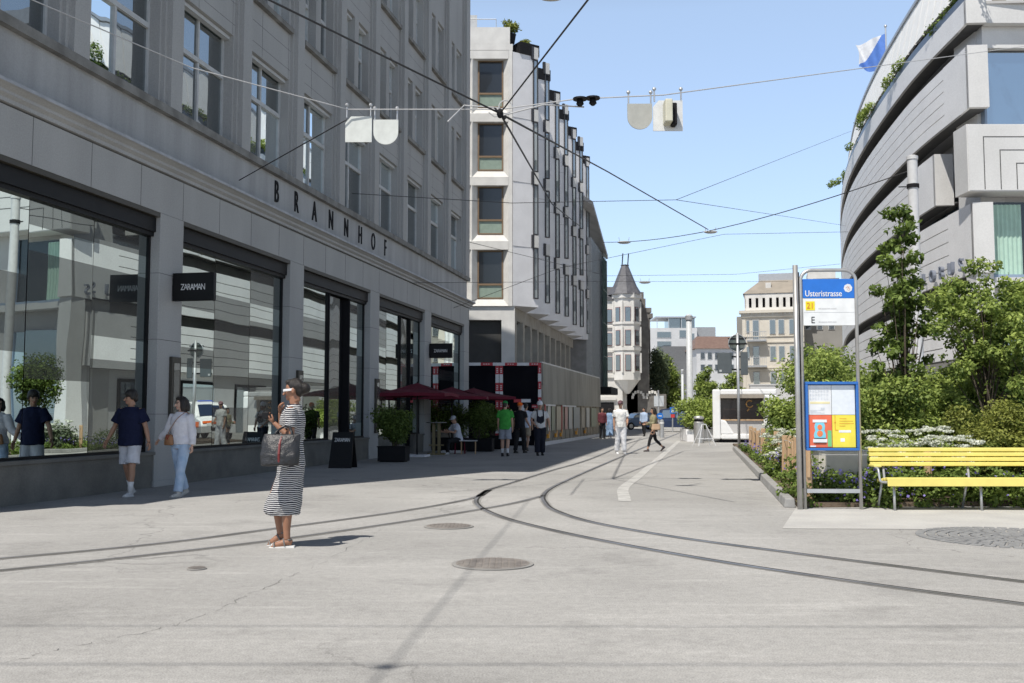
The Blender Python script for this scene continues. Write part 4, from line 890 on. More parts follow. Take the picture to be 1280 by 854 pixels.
def mass(label, u0, u1, Y, zt, n, size, m=M_leaf, r=.32, nb=26, flowers=None, zmin=.25, dy=.5, name='bush', group='bushes in the planting bed', col=(0,1)):
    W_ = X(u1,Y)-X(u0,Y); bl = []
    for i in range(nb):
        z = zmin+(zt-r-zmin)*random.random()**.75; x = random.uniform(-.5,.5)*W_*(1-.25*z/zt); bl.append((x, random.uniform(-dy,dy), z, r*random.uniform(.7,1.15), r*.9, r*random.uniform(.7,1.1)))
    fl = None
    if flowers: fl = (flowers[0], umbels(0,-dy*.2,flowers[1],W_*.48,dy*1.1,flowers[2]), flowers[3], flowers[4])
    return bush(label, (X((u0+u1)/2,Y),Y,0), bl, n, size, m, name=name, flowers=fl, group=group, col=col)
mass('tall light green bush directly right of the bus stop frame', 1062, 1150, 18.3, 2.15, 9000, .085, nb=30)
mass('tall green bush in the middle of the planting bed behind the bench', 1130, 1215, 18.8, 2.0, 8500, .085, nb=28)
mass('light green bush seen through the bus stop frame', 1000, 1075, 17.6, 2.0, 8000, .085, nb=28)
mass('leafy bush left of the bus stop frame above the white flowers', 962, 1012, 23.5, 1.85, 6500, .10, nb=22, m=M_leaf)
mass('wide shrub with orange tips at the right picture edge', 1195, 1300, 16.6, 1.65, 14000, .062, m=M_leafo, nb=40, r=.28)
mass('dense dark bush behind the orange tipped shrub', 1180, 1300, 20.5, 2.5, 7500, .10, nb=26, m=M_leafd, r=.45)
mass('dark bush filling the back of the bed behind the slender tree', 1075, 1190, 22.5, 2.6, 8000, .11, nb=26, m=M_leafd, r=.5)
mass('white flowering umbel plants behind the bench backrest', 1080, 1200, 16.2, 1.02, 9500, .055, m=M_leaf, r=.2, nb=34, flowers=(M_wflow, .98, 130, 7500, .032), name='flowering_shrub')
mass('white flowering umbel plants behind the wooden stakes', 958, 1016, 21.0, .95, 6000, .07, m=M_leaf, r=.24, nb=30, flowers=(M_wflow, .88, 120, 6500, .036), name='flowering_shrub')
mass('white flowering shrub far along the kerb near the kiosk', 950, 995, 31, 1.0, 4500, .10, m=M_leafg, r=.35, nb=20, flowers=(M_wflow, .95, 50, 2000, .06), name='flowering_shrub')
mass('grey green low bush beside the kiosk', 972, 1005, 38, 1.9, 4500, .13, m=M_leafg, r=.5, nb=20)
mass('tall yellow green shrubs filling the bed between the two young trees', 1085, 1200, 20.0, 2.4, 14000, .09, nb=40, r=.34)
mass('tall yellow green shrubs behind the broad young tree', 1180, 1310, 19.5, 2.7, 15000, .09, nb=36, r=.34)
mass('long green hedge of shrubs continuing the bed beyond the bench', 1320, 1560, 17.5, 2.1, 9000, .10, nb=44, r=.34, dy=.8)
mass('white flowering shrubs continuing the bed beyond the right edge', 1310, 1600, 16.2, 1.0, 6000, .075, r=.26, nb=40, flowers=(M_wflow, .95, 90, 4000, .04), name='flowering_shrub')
mass('high bush behind the upper half of the bus stop frame', 1015, 1085, 21.5, 2.9, 9000, .09, nb=34, r=.34)
# low flower border (nobody could count the plants)
gb = MB(); bl = []; fl_ = []
for i in range(150):
    x = random.uniform(4.28, 9.0); y = random.uniform(14.55, 15.7); z = random.uniform(.08,.44)*(.6+.4*min(1,(y-14.4)/.8)); bl.append((x,y,z,.17,.15,.15))
for i in range(90):
    d = random.uniform(.7, 21); o_ = random.uniform(.28, .85); p = K0+kd*d+ks*o_; bl.append((p.x,p.y,random.uniform(.03,.26),.17,.2,.13))
    if i % 2: fl_.append((p.x,p.y,random.uniform(.3,.5),.16,.2,.1))
for i in range(60): x = random.uniform(4.3, 9.0); fl_.append((x, random.uniform(14.5,15.2), random.uniform(.1,.6), .12,.1,.1, .6 if x < 5.8 else .15))
fl_ = [q if len(q) == 7 else (*q, 1.0) for q in fl_]
tag(leaves('ground_cover', M_leafd, None, bl, 34000, .055, aspect=.8, col=(.15,1)), 'dark leafy ground cover at the foot of the planting bed', 'ground cover', kind='stuff')
tag(leaves('geranium_flowers', M_pflow, None, fl_, 1100, .038, aspect=.95, shell=2), 'violet geranium flowers scattered over the ground cover', 'flowers', kind='stuff')
bl = [(x, random.uniform(15.6,17), random.uniform(.1,.6), .3,.3,.3) for x in np.linspace(4.6,10,26)]+[(K0.x+kd.x*d+ks.x*1.7, K0.y+kd.y*d+ks.y*1.7, random.uniform(.1,.5), .4,.5,.35) for d in np.linspace(2,21,26)]
tag(leaves('undergrowth', M_leafd, None, bl, 26000, .08, col=(.05,.9)), 'mixed green undergrowth between the bushes', 'undergrowth', kind='stuff')
# distant trees
tree('light green street tree left of the tall white mast', (X(834,118),118,0), 2.5, (0,0,5.4, 1.4,1.5,3.4), 6500, .34, r=.2, cl=26, crr=(.8,1.4), name='tree')
tree('grey green street tree beside the turret house', (X(822,112),112,0), 2.5, (0,0,5.6, .7,1.5,3.3), 4500, .34, m=M_leafg, r=.2, cl=20, crr=(.7,1.2), name='tree')
tree('narrow street tree right of the tall white mast', (X(882,105),105,0), 1.5, (0,0,3.9, 1.0,1,2.4), 4000, .30, r=.15, cl=18, crr=(.5,.9), name='tree')
tree('street tree behind the large sign backs', (X(912,95),95,0), 1.5, (0,0,3.4, 1.2,1,1.8), 3500, .28, r=.15, cl=18, crr=(.5,.9), name='tree')
# hedge in concrete planter
hp0 = Vector((X(880,50),50,0)); t = thing('hedge', hp0+Vector((0,0,.6)), 'bright green rounded hedge growing in the concrete planter by the kiosk', 'hedge')
leaves('foliage', M_leaf, t, clumps(34, -.35,.5,.75, 1.35,.9,.62, .35,.6), 9500, .15, col=(.2,1)); b = MB(); [b.tube([(x,.4,-.3),(x*1.2,.4,.6)], .03, 6) for x in (-.8,-.3,.3)]; b.build('stems', M_bark, t)
t = thing('concrete_planter', hp0, 'low concrete planter wall holding the hedge beside the kiosk', 'planter'); b = MB(); b.box(-.95,1.4,0,1.8,0,.62); b.build('wall', M_panel, t, bevel=.03); b = MB(); b.box(-.85,1.3,.1,1.7,.62,.64); b.build('soil', M_bark, t)
b = MB(); b.box(-.95,-.2,-.35,-.01,0,.35); b.build('step', M_panel, t)
# kiosk
kx = X(890,48); t = thing('kiosk', (kx,48,0), 'white rounded kiosk with a wide serving window', 'kiosk', rz=R(-12)); s = 48/F
W_ = 2.5; b = MB(); H_ = 2.55
b.box(0,.38,-.0,2.6,.16,H_); b.box(.38,W_+.5,0,2.6,2.28,H_); b.box(W_-.12,W_+.5,0,2.6,.16,2.28); b.box(.38,W_-.12,0,2.6,.16,.42); b.add([(.38,.0,.42),(1.0,.0,.42),(.62,.0,1.05),(.38,.0,1.1),(.38,.3,.42),(1.0,.3,.42),(.62,.3,1.05),(.38,.3,1.1)], [(0,1,2,3),(1,5,6,2),(2,6,7,3)])
b.build('shell', paint('kiosk white', (.8,.8,.79), .4, dirt=.05), t, bevel=.06)
b = MB(); b.box(.38,W_-.12,.2,2.4,.42,1.05); b.build('counter_front', M_soff, t); b = MB(); b.box(.36,W_-.1,.1,.4,1.05,1.11); b.build('counter', M_wood, t)
b = MB(); b.box(.38,W_-.12,1.2,2.4,1.11,2.28); b.build('interior', mat('dim kiosk interior', (.06,.035,.028), (.03,.03,.028), scale=2), t); b = MB(); b.box(.36,W_-.1,-.25,.0,2.12,2.30); b.build('roller_awning', paint('taupe awning', (.33,.29,.24)), t)
b = MB(); b.box(.3,W_+.4,.2,2.4,.0,.16); b.build('base', M_dark2, t)
b = MB(); b.box(.45,.95,.9,.98,1.35,1.75); b.box(1.1,1.6,.5,.9,1.11,1.25); b.box(1.75,2.3,.5,.9,1.11,1.22); b.build('goods', paint('goods', (.4,.4,.42)), t)
b = MB(); b.tube([(1.75+.16*math.cos(a), .3, 1.85+.16*math.sin(a)) for a in np.linspace(.8,5.8,14)], .03, 6); b.tube([(1.72,.3,1.62),(1.62,.3,1.5)], .03, 6); b.build('window_logo', paint('logo ochre', (.45,.25,.08)), t)
b = MB(); b.box(.38,W_-.12,.42,.44,1.12,2.1); b.build('pane', glass('kiosk glass', tint=(.04,.028,.024), refl=.0, rcol=(.3,.3,.3)), t)
# bin and folding sign stand
t = thing('litter_bin', (X(872.5,47),47,0), 'round brushed steel litter bin beside the hedge planter', 'bin'); b = MB(); b.lathe([(.22,0),(.235,.02),(.235,.98),(.22,1.0)], seg=20); b.build('body', M_steel, t, smooth=False); b = MB(); b.lathe([(.20,1.0),(.20,1.13)], seg=20); b.build('opening', M_dark, t); b = MB(); b.lathe([(.24,1.13),(.245,1.2),(.2,1.26),(.05,1.28)], seg=20); b.build('lid', M_steel, t)
t = thing('folding_stand', (X(879,43),43,0), 'white folding A-frame stand standing on the asphalt before the kiosk', 'stand', rz=R(20))
b = MB()
for sx_, y in ((-.42,-.25),(.42,-.25),(-.42,.25),(.42,.25)): b.tube([(sx_,y,0),(sx_*.22,0,.92)], .018, 6)
b.tube([(-.30,-.16,.3),(.30,-.16,.3)], .014, 6); b.tube([(-.30,.16,.3),(.30,.16,.3)], .014, 6); b.tube([(-.1,0,.92),(.1,0,.92)], .02, 6); b.build('frame', paint('white tube', (.7,.7,.7)), t)
# sign posts
pY = 39; px_ = X(922.5,pY); t = thing('traffic_sign_post', (px_,pY,0), 'tall grey sign post with round sign back and two dark panel backs', 'sign post'); s = pY/F
zz = lambda v: EYE+(518-v)*s
b = MB(); b.tube([(0,0,0),(0,0,zz(416))], .055, 10); b.build('pole', M_galv, t, smooth=True)
b = MB(); M = TX(0,.08,zz(429)) @ RX(90); i0 = 0; c = MB(); c.lathe([(.33,-.01),(.33,.01)], seg=28); xf_ = [tuple(M @ Vector(q)) for q in c.v]; b.add(xf_, c.f); b.build('round_sign', paint('sign back grey', (.12,.14,.13), .5), t); b = MB(); b.tube([(.34*math.cos(a_),.06,zz(429)+.34*math.sin(a_)) for a_ in np.linspace(0,2*math.pi,29)], .022, 6); b.build('sign_rim', M_galv, t, smooth=True)
b = MB(); b.box(-.36,.36,-.06,-.03,zz(431),zz(429)); b.box(-.36,.36,.05,.07,zz(424),zz(422.5)); b.build('clamp', M_dark2, t)
b = MB(); b.box(X(897,pY)-px_, X(915,pY)-px_, -.03,.03, zz(467), zz(441)); b.build('panel_back', paint('panel back grey', (.10,.115,.12), .5), t, bevel=.02)
b = MB(); b.box(X(926,pY)-px_, X(935,pY)-px_, -.03,.03, zz(469), zz(440)); b.build('panel_back', bpy.data.materials['panel back grey'], t, bevel=.02)
b = MB(); b.box(X(897,pY)-px_, X(935,pY)-px_, .04,.07, zz(463), zz(461)); b.box(X(897,pY)-px_, X(935,pY)-px_, .04,.07, zz(447), zz(445)); b.build('brace', M_dark2, t)
b = MB(); b.box(X(899,pY)-px_, X(902,pY)-px_, -.035,-.031, zz(465), zz(462.5)); b.build('sticker', M_frame, t)
def mast(label, u, Y, v, r): 
    t = thing('mast', (X(u,Y),Y,0), label, 'mast'); z = EYE+(518-v)*Y/F; b = MB(); b.lathe([(r*1.1,0),(r,1),(r*.85,z)], seg=14); b.build('pole', paint('mast grey white', (.55,.57,.58)), t, smooth=True); b = MB(); b.lathe([(r*1.15,z-.4),(r*1.15,z-.1)], seg=14); b.box(-r*1.6,r*1.6,-.05,.05,z*.35,z*.35+.08); b.build('collar', M_galv, t); return t
mast('tall thick white mast in the middle of the far street', 862, 72, 393, .24); mast('thin white mast left of the tall thick one', 853, 100, 462, .15)
t = thing('sign_pole', (X(822.5,62),62,0), 'pole with two white square sign boards and a round blue arrow sign', 'sign post'); s = 62/F; zz = lambda v: EYE+(518-v)*s
b = MB(); b.tube([(0,0,0),(0,0,zz(488))], .06, 8); b.build('pole', M_galv, t); b = MB(); b.box(-.28,.0,-.08,-.06,zz(508),zz(495)); b.build('sign_board', paint('board white', (.55,.58,.6)), t); b = MB(); b.box(.05,.33,-.08,-.06,zz(508),zz(495)); b.build('sign_board', bpy.data.materials['board white'], t)
c = MB(); c.lathe([(.2,-.01),(.2,.01)], seg=20); M = TX(.08,-.1,zz(520)) @ RX(90); b = MB(); b.add([tuple(M @ Vector(q)) for q in c.v], c.f); b.build('round_sign', paint('road sign blue', (.02,.16,.55), .4), t); b = MB(); b.box(-.03,.19,-.122,-.115,zz(520.5),zz(519.5)); b.build('arrow', paint('sign white', (.8,.8,.8)), t)
t = thing('sign_pole', (X(840,75),75,0), 'far pole with square blue sign above a small red one', 'sign post'); s = 75/F; zz = lambda v: EYE+(518-v)*s
b = MB(); b.tube([(0,0,0),(0,0,zz(509))], .05, 8); b.build('pole', M_galv, t); b = MB(); b.box(-.2,.2,-.07,-.05,zz(517),zz(509)); b.build('blue_sign', bpy.data.materials['road sign blue'], t); b = MB(); b.box(-.14,.14,-.07,-.05,zz(522),zz(518)); b.build('red_sign', paint('road sign red', (.6,.05,.05)), t); b = MB(); b.add([(-.12,-.075,zz(515.5)),(.12,-.075,zz(515.5)),(0,-.075,zz(511))], [(0,1,2)]); b.build('symbol', bpy.data.materials['sign white'], t, fix=False)
for u, v, Y in ((826,522,60),):
    t = thing('bollard', (X(826.5,58),58,0), 'short grey bollard in front of the dark blue van', 'bollard'); b = MB(); b.lathe([(.13,0),(.12,1.0),(.05,1.05)], seg=12); b.build('post', M_galv, t); b = MB(); b.lathe([(.135,.8),(.135,.9)], seg=12); b.build('band', paint('sign white', (.8,.8,.8)), t)
# ================================================================ vehicles
def vehicle(label, loc, rz, body_c, L_=4.6, H_=1.9, Wd=1.8, van=True, stripe=None, cat='van', name='van'):
    t = thing(name, loc, label, cat, rz=rz); w = Wd/2
    side = [(-L_/2,.35),(-L_/2,.95),(-L_/2+.08,1.05)]+([(-L_/2+.25,H_*.93),(-L_/2+.5,H_),(L_*.08,H_),(L_*.24,H_*.93),(L_*.36,1.12),(L_/2-.1,.95),(L_/2,.75),(L_/2,.35)] if van else [(-L_/2+.5,H_*.95),(-L_/2+1.0,H_),(.1,H_),(.5,H_*.95),(L_*.24,.98),(L_/2-.1,.85),(L_/2,.7),(L_/2,.35)])
    b = MB(); n = len(side); vs = []
    for y, sh in ((-w,0),(-w+.06,1),(w-.06,1),(w,0)):
        for x, z in side:
            tuck = .10*max(0,(z-1.0)) if sh == 0 else 0
            vs.append((x*(1 if sh else .985), y+(tuck if y < 0 else -tuck), z if sh or z < 1 else z-.03))
    fs = [tuple(range(n)), tuple(range(4*n-1, 3*n-1, -1))]
    for r_ in range(3):
        for j in range(n): fs.append((r_*n+j,(r_+1)*n+j,(r_+1)*n+(j+1)%n,r_*n+(j+1)%n))
    b.add(vs, fs); b.build('body', body_c, t, bevel=.04)
    top = H_-.12
    fx0, fz0 = (L_*.36, 1.12) if van else (L_*.24, .98); fx1, fz1 = (L_*.24, H_*.93) if van else (.5, H_*.95)
    def lp(k): return (fx0+(fx1-fx0)*k, fz0+(fz1-fz0)*k)
    b = MB(); a, c = lp(.08), lp(.95); d = .012
    b.add([(a[0]+d,-w*.80,a[1]+d),(a[0]+d,w*.80,a[1]+d),(c[0]+d,w*.74,c[1]+d),(c[0]+d,-w*.74,c[1]+d)], [(0,1,2,3)]); b.build('windscreen', M_glassF, t)
    for sd in (-1, 1):
        for xa, xb in ((-L_/2+.45, -.35), (-.25, L_*.20)):
            z0, z1 = 1.08, top-.06; ya = (w-.10*.08+.004)*sd; yb = (w-.10*(z1-1)+.006)*sd; b = MB(); b.add([(xa,ya,z0),(xb+(.25 if xb > 0 else 0),ya,z0),(xb,yb,z1),(xa,yb,z1)], [(0,1,2,3)]); b.build('side_window', M_glassF, t)
        for x in (-L_*.31, L_*.31):
            c_ = MB(); c_.lathe([(.12,-.10),(.30,-.10),(.33,-.06),(.33,.09),(.30,.11),(.14,.11)], seg=20); M = TX(x, sd*(w-.09), .33) @ RX(-90*sd); b = MB(); b.add([tuple(M @ Vector(q)) for q in c_.v], c_.f); o = b.build('wheel', M_dark2, t)
            c_ = MB(); c_.lathe([(.19,.10),(.19,.118),(.05,.125)], seg=12); b = MB(); b.add([tuple(M @ Vector(q)) for q in c_.v], c_.f); b.build('rim', M_steel, o)
        b = MB(); b.box(L_/2-.06,L_/2+.012, sd*w*.55-.16, sd*w*.55+.16, .68,.84); b.build('headlight', M_frame, t, bevel=.02)
        b = MB(); b.box(-L_/2-.012,-L_/2+.05, sd*w*.8-.08, sd*w*.8+.08, .75,1.0); b.build('tail_light', paint('tail red', (.4,.02,.02)), t)
    b = MB(); b.box(L_/2-.02,L_/2+.015,-w*.5,w*.5,.5,.66); b.build('grille', M_dark, t)
    if stripe:
        for sd in (-1,1): b = MB(); y0 = sd*(w+.006); b.add([(-L_/2+.1,y0,.62),(L_/2-.3,y0,.62),(L_/2-.3,y0,.92),(-L_/2+.1,y0,.92)], [(0,1,2,3)]); b.build('orange_stripe', stripe, t, fix=False)
        b = MB(); b.box(L_/2-.3,L_/2+.008,-w*.92,w*.92,.84,.95); b.build('orange_nose', stripe, t); b = MB(); b.box(.3,.5,-w*.4,w*.4,H_,H_+.05); b.build('light_bar', paint('blue beacon', (.05,.12,.6), .2), t, bevel=.03)
    return t
vehicle('dark blue van crossing at the far end of the street', (X(843,78),78,0), R(170), paint('dark blue paint', (.02,.035,.085), .25), 4.4, 1.85)
vehicle('blue grey car parked in the shade beside the turret house', (X(799,88),88,0), R(200), paint('blue car paint', (.10,.16,.26), .25), 4.2, 1.5, van=False, cat='car', name='parked_car')
vehicle('white and orange emergency van parked beyond the planting bed', (14.6,46.5,0), R(-150), paint('emergency white', (.7,.7,.7), .3), 4.9, 1.95, stripe=paint('emergency orange', (.85,.16,.03), .4))
# ================================================================ construction hoarding
hb_ = thing('construction_hoarding', (-3.0,43.2,0), 'construction hoarding with black panels, red and white edges and plank side', 'hoarding')
HX = 1.27+3.0; s = 43.2/F; ht = EYE+(518-453.5)*s
M_blk = mat('black sheeting', (.006,.006,.009), (.010,.010,.013), scale=1, rough=.95, spec=.05); M_rd = paint('barrier red', (.42,.02,.03), .5); M_wh = paint('barrier white', (.62,.62,.64), .5)
b = MB(); b.box(0,HX-.12,.05,.2,1.75,ht-.1); b.build('upper_panel', M_blk, hb_); b = MB(); b.box(0,HX-.3,.35,.45,0,1.75); b.build('lower_panel', M_blk, hb_)
def striped_bar(x0, x1, z0, z1, n, vert, y=-.02):
    b = MB()
    for i in range(n):
        if vert: za, zb = z0+(z1-z0)*i/n, z0+(z1-z0)*(i+1)/n; b.box(x0,x1,y,.06,za,zb,i%2)
        else: xa, xb = x0+(x1-x0)*i/n, x0+(x1-x0)*(i+1)/n; b.box(xa,xb,y,.06,z0,z1,i%2)
        if i % 2 == 0:       # small white print on the red fields
            if vert: [b.box(x0+.04,x1-.04,y-.006,y,za+(zb-za)*(.2+.2*q),za+(zb-za)*(.3+.2*q),1) for q in range(3)]
            else: [b.box(xa+(xb-xa)*(.2+.2*q),xa+(xb-xa)*(.33+.2*q),y-.006,y,z0+.05,z1-.05,1) for q in range(3)]
    return b.build('barrier_board', [M_rd, M_wh], hb_)
x0 = X(585,43.2)+3-.5
striped_bar(x0,HX,ht-.13,ht,7,False); xm = X(624,43.2)+3; striped_bar(xm-.16,xm-.01,1.6,ht-.135,5,True); striped_bar(xm+.01,xm+.16,1.6,ht-.135,5,True); striped_bar(HX-.14,HX,1.75,ht-.135,5,True); striped_bar(xm+.2,HX-.15,1.62,1.76,5,False); striped_bar(xm-.16,xm+.12,0,1.595,3,True)
dx = X(637,43.2)+3; b = MB(); b.box(dx,dx+.95,-.5,-.38,.1,2.05); b.box(dx,dx+.95,-.38,.3,1.95,2.05); b.build('door', M_blk, hb_); b = MB(); b.box(dx+.45,dx+.72,-.52,-.5,1.35,1.75); b.box(dx+.5,dx+.82,-.52,-.5,.95,1.1); b.box(dx+.25,dx+.85,-.52,-.5,.22,.36); b.build('door_notice', M_wh, hb_)
b = MB(); b.box(dx+.18,dx+.5,-.52,-.5,1.86,2.0,0); b.box(dx+.5,dx+.9,-.52,-.5,1.86,2.0,1); b.build('barrier_board', [M_rd, M_wh], hb_)
b = MB(); b.box(X(600,43.2)+3,X(614,43.2)+3,-.01,.05,1.55,1.66); b.build('notice_strip', M_wh, hb_)
c_ = MB(); c_.lathe([(.14,-.01),(.14,.01)], seg=20); M = TX(X(595,43.2)+3,-.02,1.6) @ RX(90); b = MB(); b.add([tuple(M @ Vector(q)) for q in c_.v], c_.f); b.build('round_notice', M_wh, hb_)
# side of the hoarding
Mh = Matrix.Translation((HX,0,0)) @ Matrix.Rotation(math.atan2(19.3,4.25), 4, 'Z'); Ls = 19.4
M_scr = mat('grey green screen cloth', (.27,.26,.225), (.20,.19,.165), scale=.8, rough=.8, stretch=(3,1,.3)); M_plk = mat('weathered plywood', (.30,.265,.21), (.22,.195,.15), scale=2, rough=.9, stretch=(2,1,.4))
b = MB(); nn = 150
for i in range(nn):
    xa, xb = .05+(Ls-.05)*i/nn, .05+(Ls-.05)*(i+1)/nn; f_ = lambda x: -.10+.045*math.sin(x*6.3)*math.sin(x*1.7+1); b.quad(Mh@Vector((xa,f_(xa),1.8)), Mh@Vector((xb,f_(xb),1.8)), Mh@Vector((xb,-.06,ht-.02)), Mh@Vector((xa,-.06,ht-.02)))
b.build('screen_cloth', M_scr, hb_, smooth=True, fix=False)
b = MB(); b.box(.04,Ls,-.04,.06,ht-.02,ht+.05,M=Mh); b.build('top_rail', M_galv, hb_)
b = MB(); b.box(.2,Ls,-.0,.1,0,1.9,M=Mh); [b.box(.2+i*1.24,.26+i*1.24,-.03,.0,0,1.8,M=Mh) for i in range(16)]; b.build('side_panel', M_plk, hb_)
b = MB(); b.box(.2,Ls,-.12,-.04,0,.16,M=Mh); b.build('base_rail', M_wh, hb_)
pm = [paint('poster green grey', (.18,.20,.13)), paint('poster pale', (.42,.42,.38)), paint('poster pink', (.42,.22,.18)), paint('poster ochre', (.34,.29,.2)), paint('poster slate', (.28,.30,.28))]
for i, (xa, w_, m_) in enumerate(((1.3,.7,1),(2.3,.8,0),(3.6,1.6,3),(6.0,.8,2),(7.2,1.0,1),(8.8,2.0,4),(11.5,1.2,3),(13.4,1.2,1),(15.4,2.2,0))): b = MB(); b.box(xa,xa+w_,-.05,-.035,.62,1.72,M=Mh); b.build('poster', pm[m_], hb_)
for xa in (.5, 4.9): b = MB(); b.box(xa,xa+.12,-.08,-.045,.55,1.78,M=Mh); b.build('barrier_board', [M_rd], hb_)
for xa in (1.0,3.0,4.4,9.2,12.4):
    b = MB(); b.box(xa,xa+.22,-.14,-.05,.30,.48,M=Mh); b.box(xa+.06,xa+.16,-.16,-.14,.48,.62,M=Mh); b.build('warning_lamp', paint('lamp amber', (.75,.32,.02), .4), hb_)
b = MB(); b.box(.6,3.2,-.07,-.051,1.73,1.8,M=Mh); b.box(5.2,9.5,-.07,-.051,1.73,1.8,M=Mh); b.build('label_strip', M_wh, hb_)
# ================================================================ cafe terrace
M_umb = mat('burgundy canvas', (.15,.012,.03), (.11,.01,.022), scale=3, rough=.9)
def parasol(label, x, y, h, r, rot):
    t = thing('parasol', (x,y,0), label, 'parasol', rz=R(rot), group='burgundy parasols on the cafe terrace'); b = MB(); k = 8; zt, ze = h, h-.36
    ring = []
    for i in range(4):
        a = math.pi/4+i*math.pi/2; a2 = a+math.pi/2; p0 = Vector((r*math.cos(a),r*math.sin(a),ze)); p1 = Vector((r*math.cos(a2),r*math.sin(a2),ze)); ap = Vector((0,0,zt))
        m = p0.lerp(p1,.5)*1.0; m.z = ze+.03
        for (A_, B_) in ((p0,m),(m,p1)):
            q = ap.lerp(A_,.5)-Vector((0,0,.03)); w_ = ap.lerp(B_,.5)-Vector((0,0,.05)); b.add([ap,q,w_], [(0,1,2)]); b.add([q,A_,B_,w_], [(0,1,2,3)]); dn = Vector((0,0,-.10)); b.add([A_,A_+dn,B_+dn,B_], [(0,1,2,3)])
    b.build('canopy', M_umb, t, fix=False); b = MB(); b.tube([(0,0,0),(0,0,zt+.04)], .028, 8); b.build('pole', M_dark, t); b = MB(); b.box(-.35,.35,-.35,.35,0,.07); b.build('base', M_panel, t, bevel=.01)
    b = MB(); [b.tube([(0,0,zt-.5),(r*.6*math.cos(a),r*.6*math.sin(a),ze+.10)], .010, 5) for a in [math.pi/4+i*math.pi/2 for i in range(4)]]; b.build('ribs', M_dark, t)
parasol('burgundy parasol nearest the camera over the planter bush', X(522,32),32,2.36,1.6,-8); parasol('middle burgundy parasol above the yellow high table', X(565,35.5),35.5,2.32,1.8,0); parasol('farthest burgundy parasol beside the black hoarding', X(592,38.5),38.5,2.36,2.1,6)
def planter(label, u, Y, w_, h, top, n, label2, u1=None):
    x = X(u,Y); t = thing('planter', (x,Y,0), label, 'planter', rz=-AL); b = MB(); b.box(-w_/2,w_/2,-.22,.22,.03,h); b.box(-w_/2-.02,w_/2+.02,-.24,.24,h,h+.03); b.build('trough', M_dark2, t, bevel=.008); b = MB(); b.box(-w_/2+.05,w_/2-.05,-.15,.15,0,.03); b.build('feet', M_dark, t)
    bl = clumps(22, 0,0,(h+top)/2+.08, w_*.62,.3,(top-h)/2, .2,.36); t2 = bush(label2, (x,Y,h), [(a,b_,c-h,d,e,f) for a,b_,c,d,e,f in bl], n, .085, M_leafd, name='potted_bush', group='dark bushes in planters on the cafe terrace', col=(0,.75))
planter('black planter trough standing by the third pillar', 493, 28.5, .82, .42, 1.5, 6500, 'leafy dark bush in the trough by the third pillar')
planter('black trough behind the yellow high table', 566, 37.5, 1.0, .45, 1.75, 5000, 'tall dark bush directly behind the yellow high table')
planter('black trough between seated guest and workers', 600, 36.5, 1.0, .45, 1.85, 5000, 'tall dark bush right of the seated guest')
planter('black trough at the far end of the terrace', 617, 39.0, .9, .5, 1.7, 4000, 'dark bush at the far end of the terrace near the man in green')
planter('black trough close to the fourth pillar', 535, 37.5, .9, .45, 1.7, 4000, 'dark bush close to the fourth pillar of the store')
t = thing('high_table', (X(546,33.6),33.6,0), 'yellow high bar table under the parasols', 'table'); b = MB(); b.lathe([(.34,1.06),(.35,1.075),(.34,1.09)], seg=24); b.build('table_top', paint('grey top', (.25,.24,.22)), t); b = MB(); b.box(-.14,-.04,-.06,.06,.05,1.06); b.box(.04,.14,-.06,.06,.05,1.06); b.build('column', paint('dull yellow', (.17,.13,.05)), t); b = MB(); b.box(-.3,.3,-.25,.25,0,.05); b.box(-.25,.25,-.1,.1,.30,.34); b.build('base', bpy.data.materials['dull yellow'], t)
t = thing('stool', (X(575,34.2),34.35,0), 'small dark red stool under the seated guest', 'stool'); b = MB(); b.box(-.2,.2,-.2,.2,.42,.46); b.build('seat', M_umb, t, bevel=.01); [MB().tube([(sx_*.17,sy*.17,0),(sx_*.15,sy*.15,.42)], .016, 6).build('leg', M_umb, t) for sx_ in (-1,1) for sy in (-1,1)]
t = thing('low_table', (X(586,34.2),34.1,0), 'low pale table in front of the seated guest', 'table'); b = MB(); b.box(-.3,.3,-.25,.25,.44,.47); b.build('table_top', M_galv, t, bevel=.006); [MB().tube([(sx_*.24,sy*.2,0),(sx_*.24,sy*.2,.44)], .014, 6).build('leg', M_wood, t) for sx_ in (-1,1) for sy in (-1,1)]
# sandwich board
t = thing('sandwich_board', (X(431,25.5),25.4,0), 'black ZARAMAN sandwich board standing in front of the store', 'sign board', rz=R(-8))
b = MB()
for y0, y1 in ((-.26,-.02),):
    vs = [(-.30,y0,0),(.30,y0,0),(.27,y1,.90),(-.27,y1,.90)]; k = Vector((0,.03,0)); b.add([Vector(v) for v in vs]+[Vector(v)+k for v in vs], [(0,1,2,3),(7,6,5,4),(0,4,5,1),(1,5,6,2),(2,6,7,3),(3,7,4,0)])
b.build('front_panel', M_dark, t); b = MB(); vs = [(-.30,.26,0),(.30,.26,0),(.27,.04,.90),(-.27,.04,.90)]; k = Vector((0,-.03,0)); b.add([Vector(v) for v in vs]+[Vector(v)+k for v in vs], [(3,2,1,0),(4,5,6,7),(1,5,4,0),(2,6,5,1),(3,7,6,2),(0,4,7,3)]); b.build('rear_panel', M_dark, t)
b = MB(); tl = math.degrees(math.atan2(.24,.9)); b.text('ZARAMAN', TX(0,-.085,.70) @ RX(90-tl), size=.145, xs=.66, ext=.002, space=.82); b.build('lettering', bpy.data.materials['sign white'], t)
t = thing('scooter_frame', (X(422,26),25.9,0), 'thin dark bicycle stand leaning beside the sandwich board', 'stand'); b = MB(); b.tube(catmull([Vector(q) for q in ((-.05,0,0),(-.12,0,.35),(-.05,0,.55),(.05,0,.45))],4), .015, 6); b.build('tube', M_dark, t)
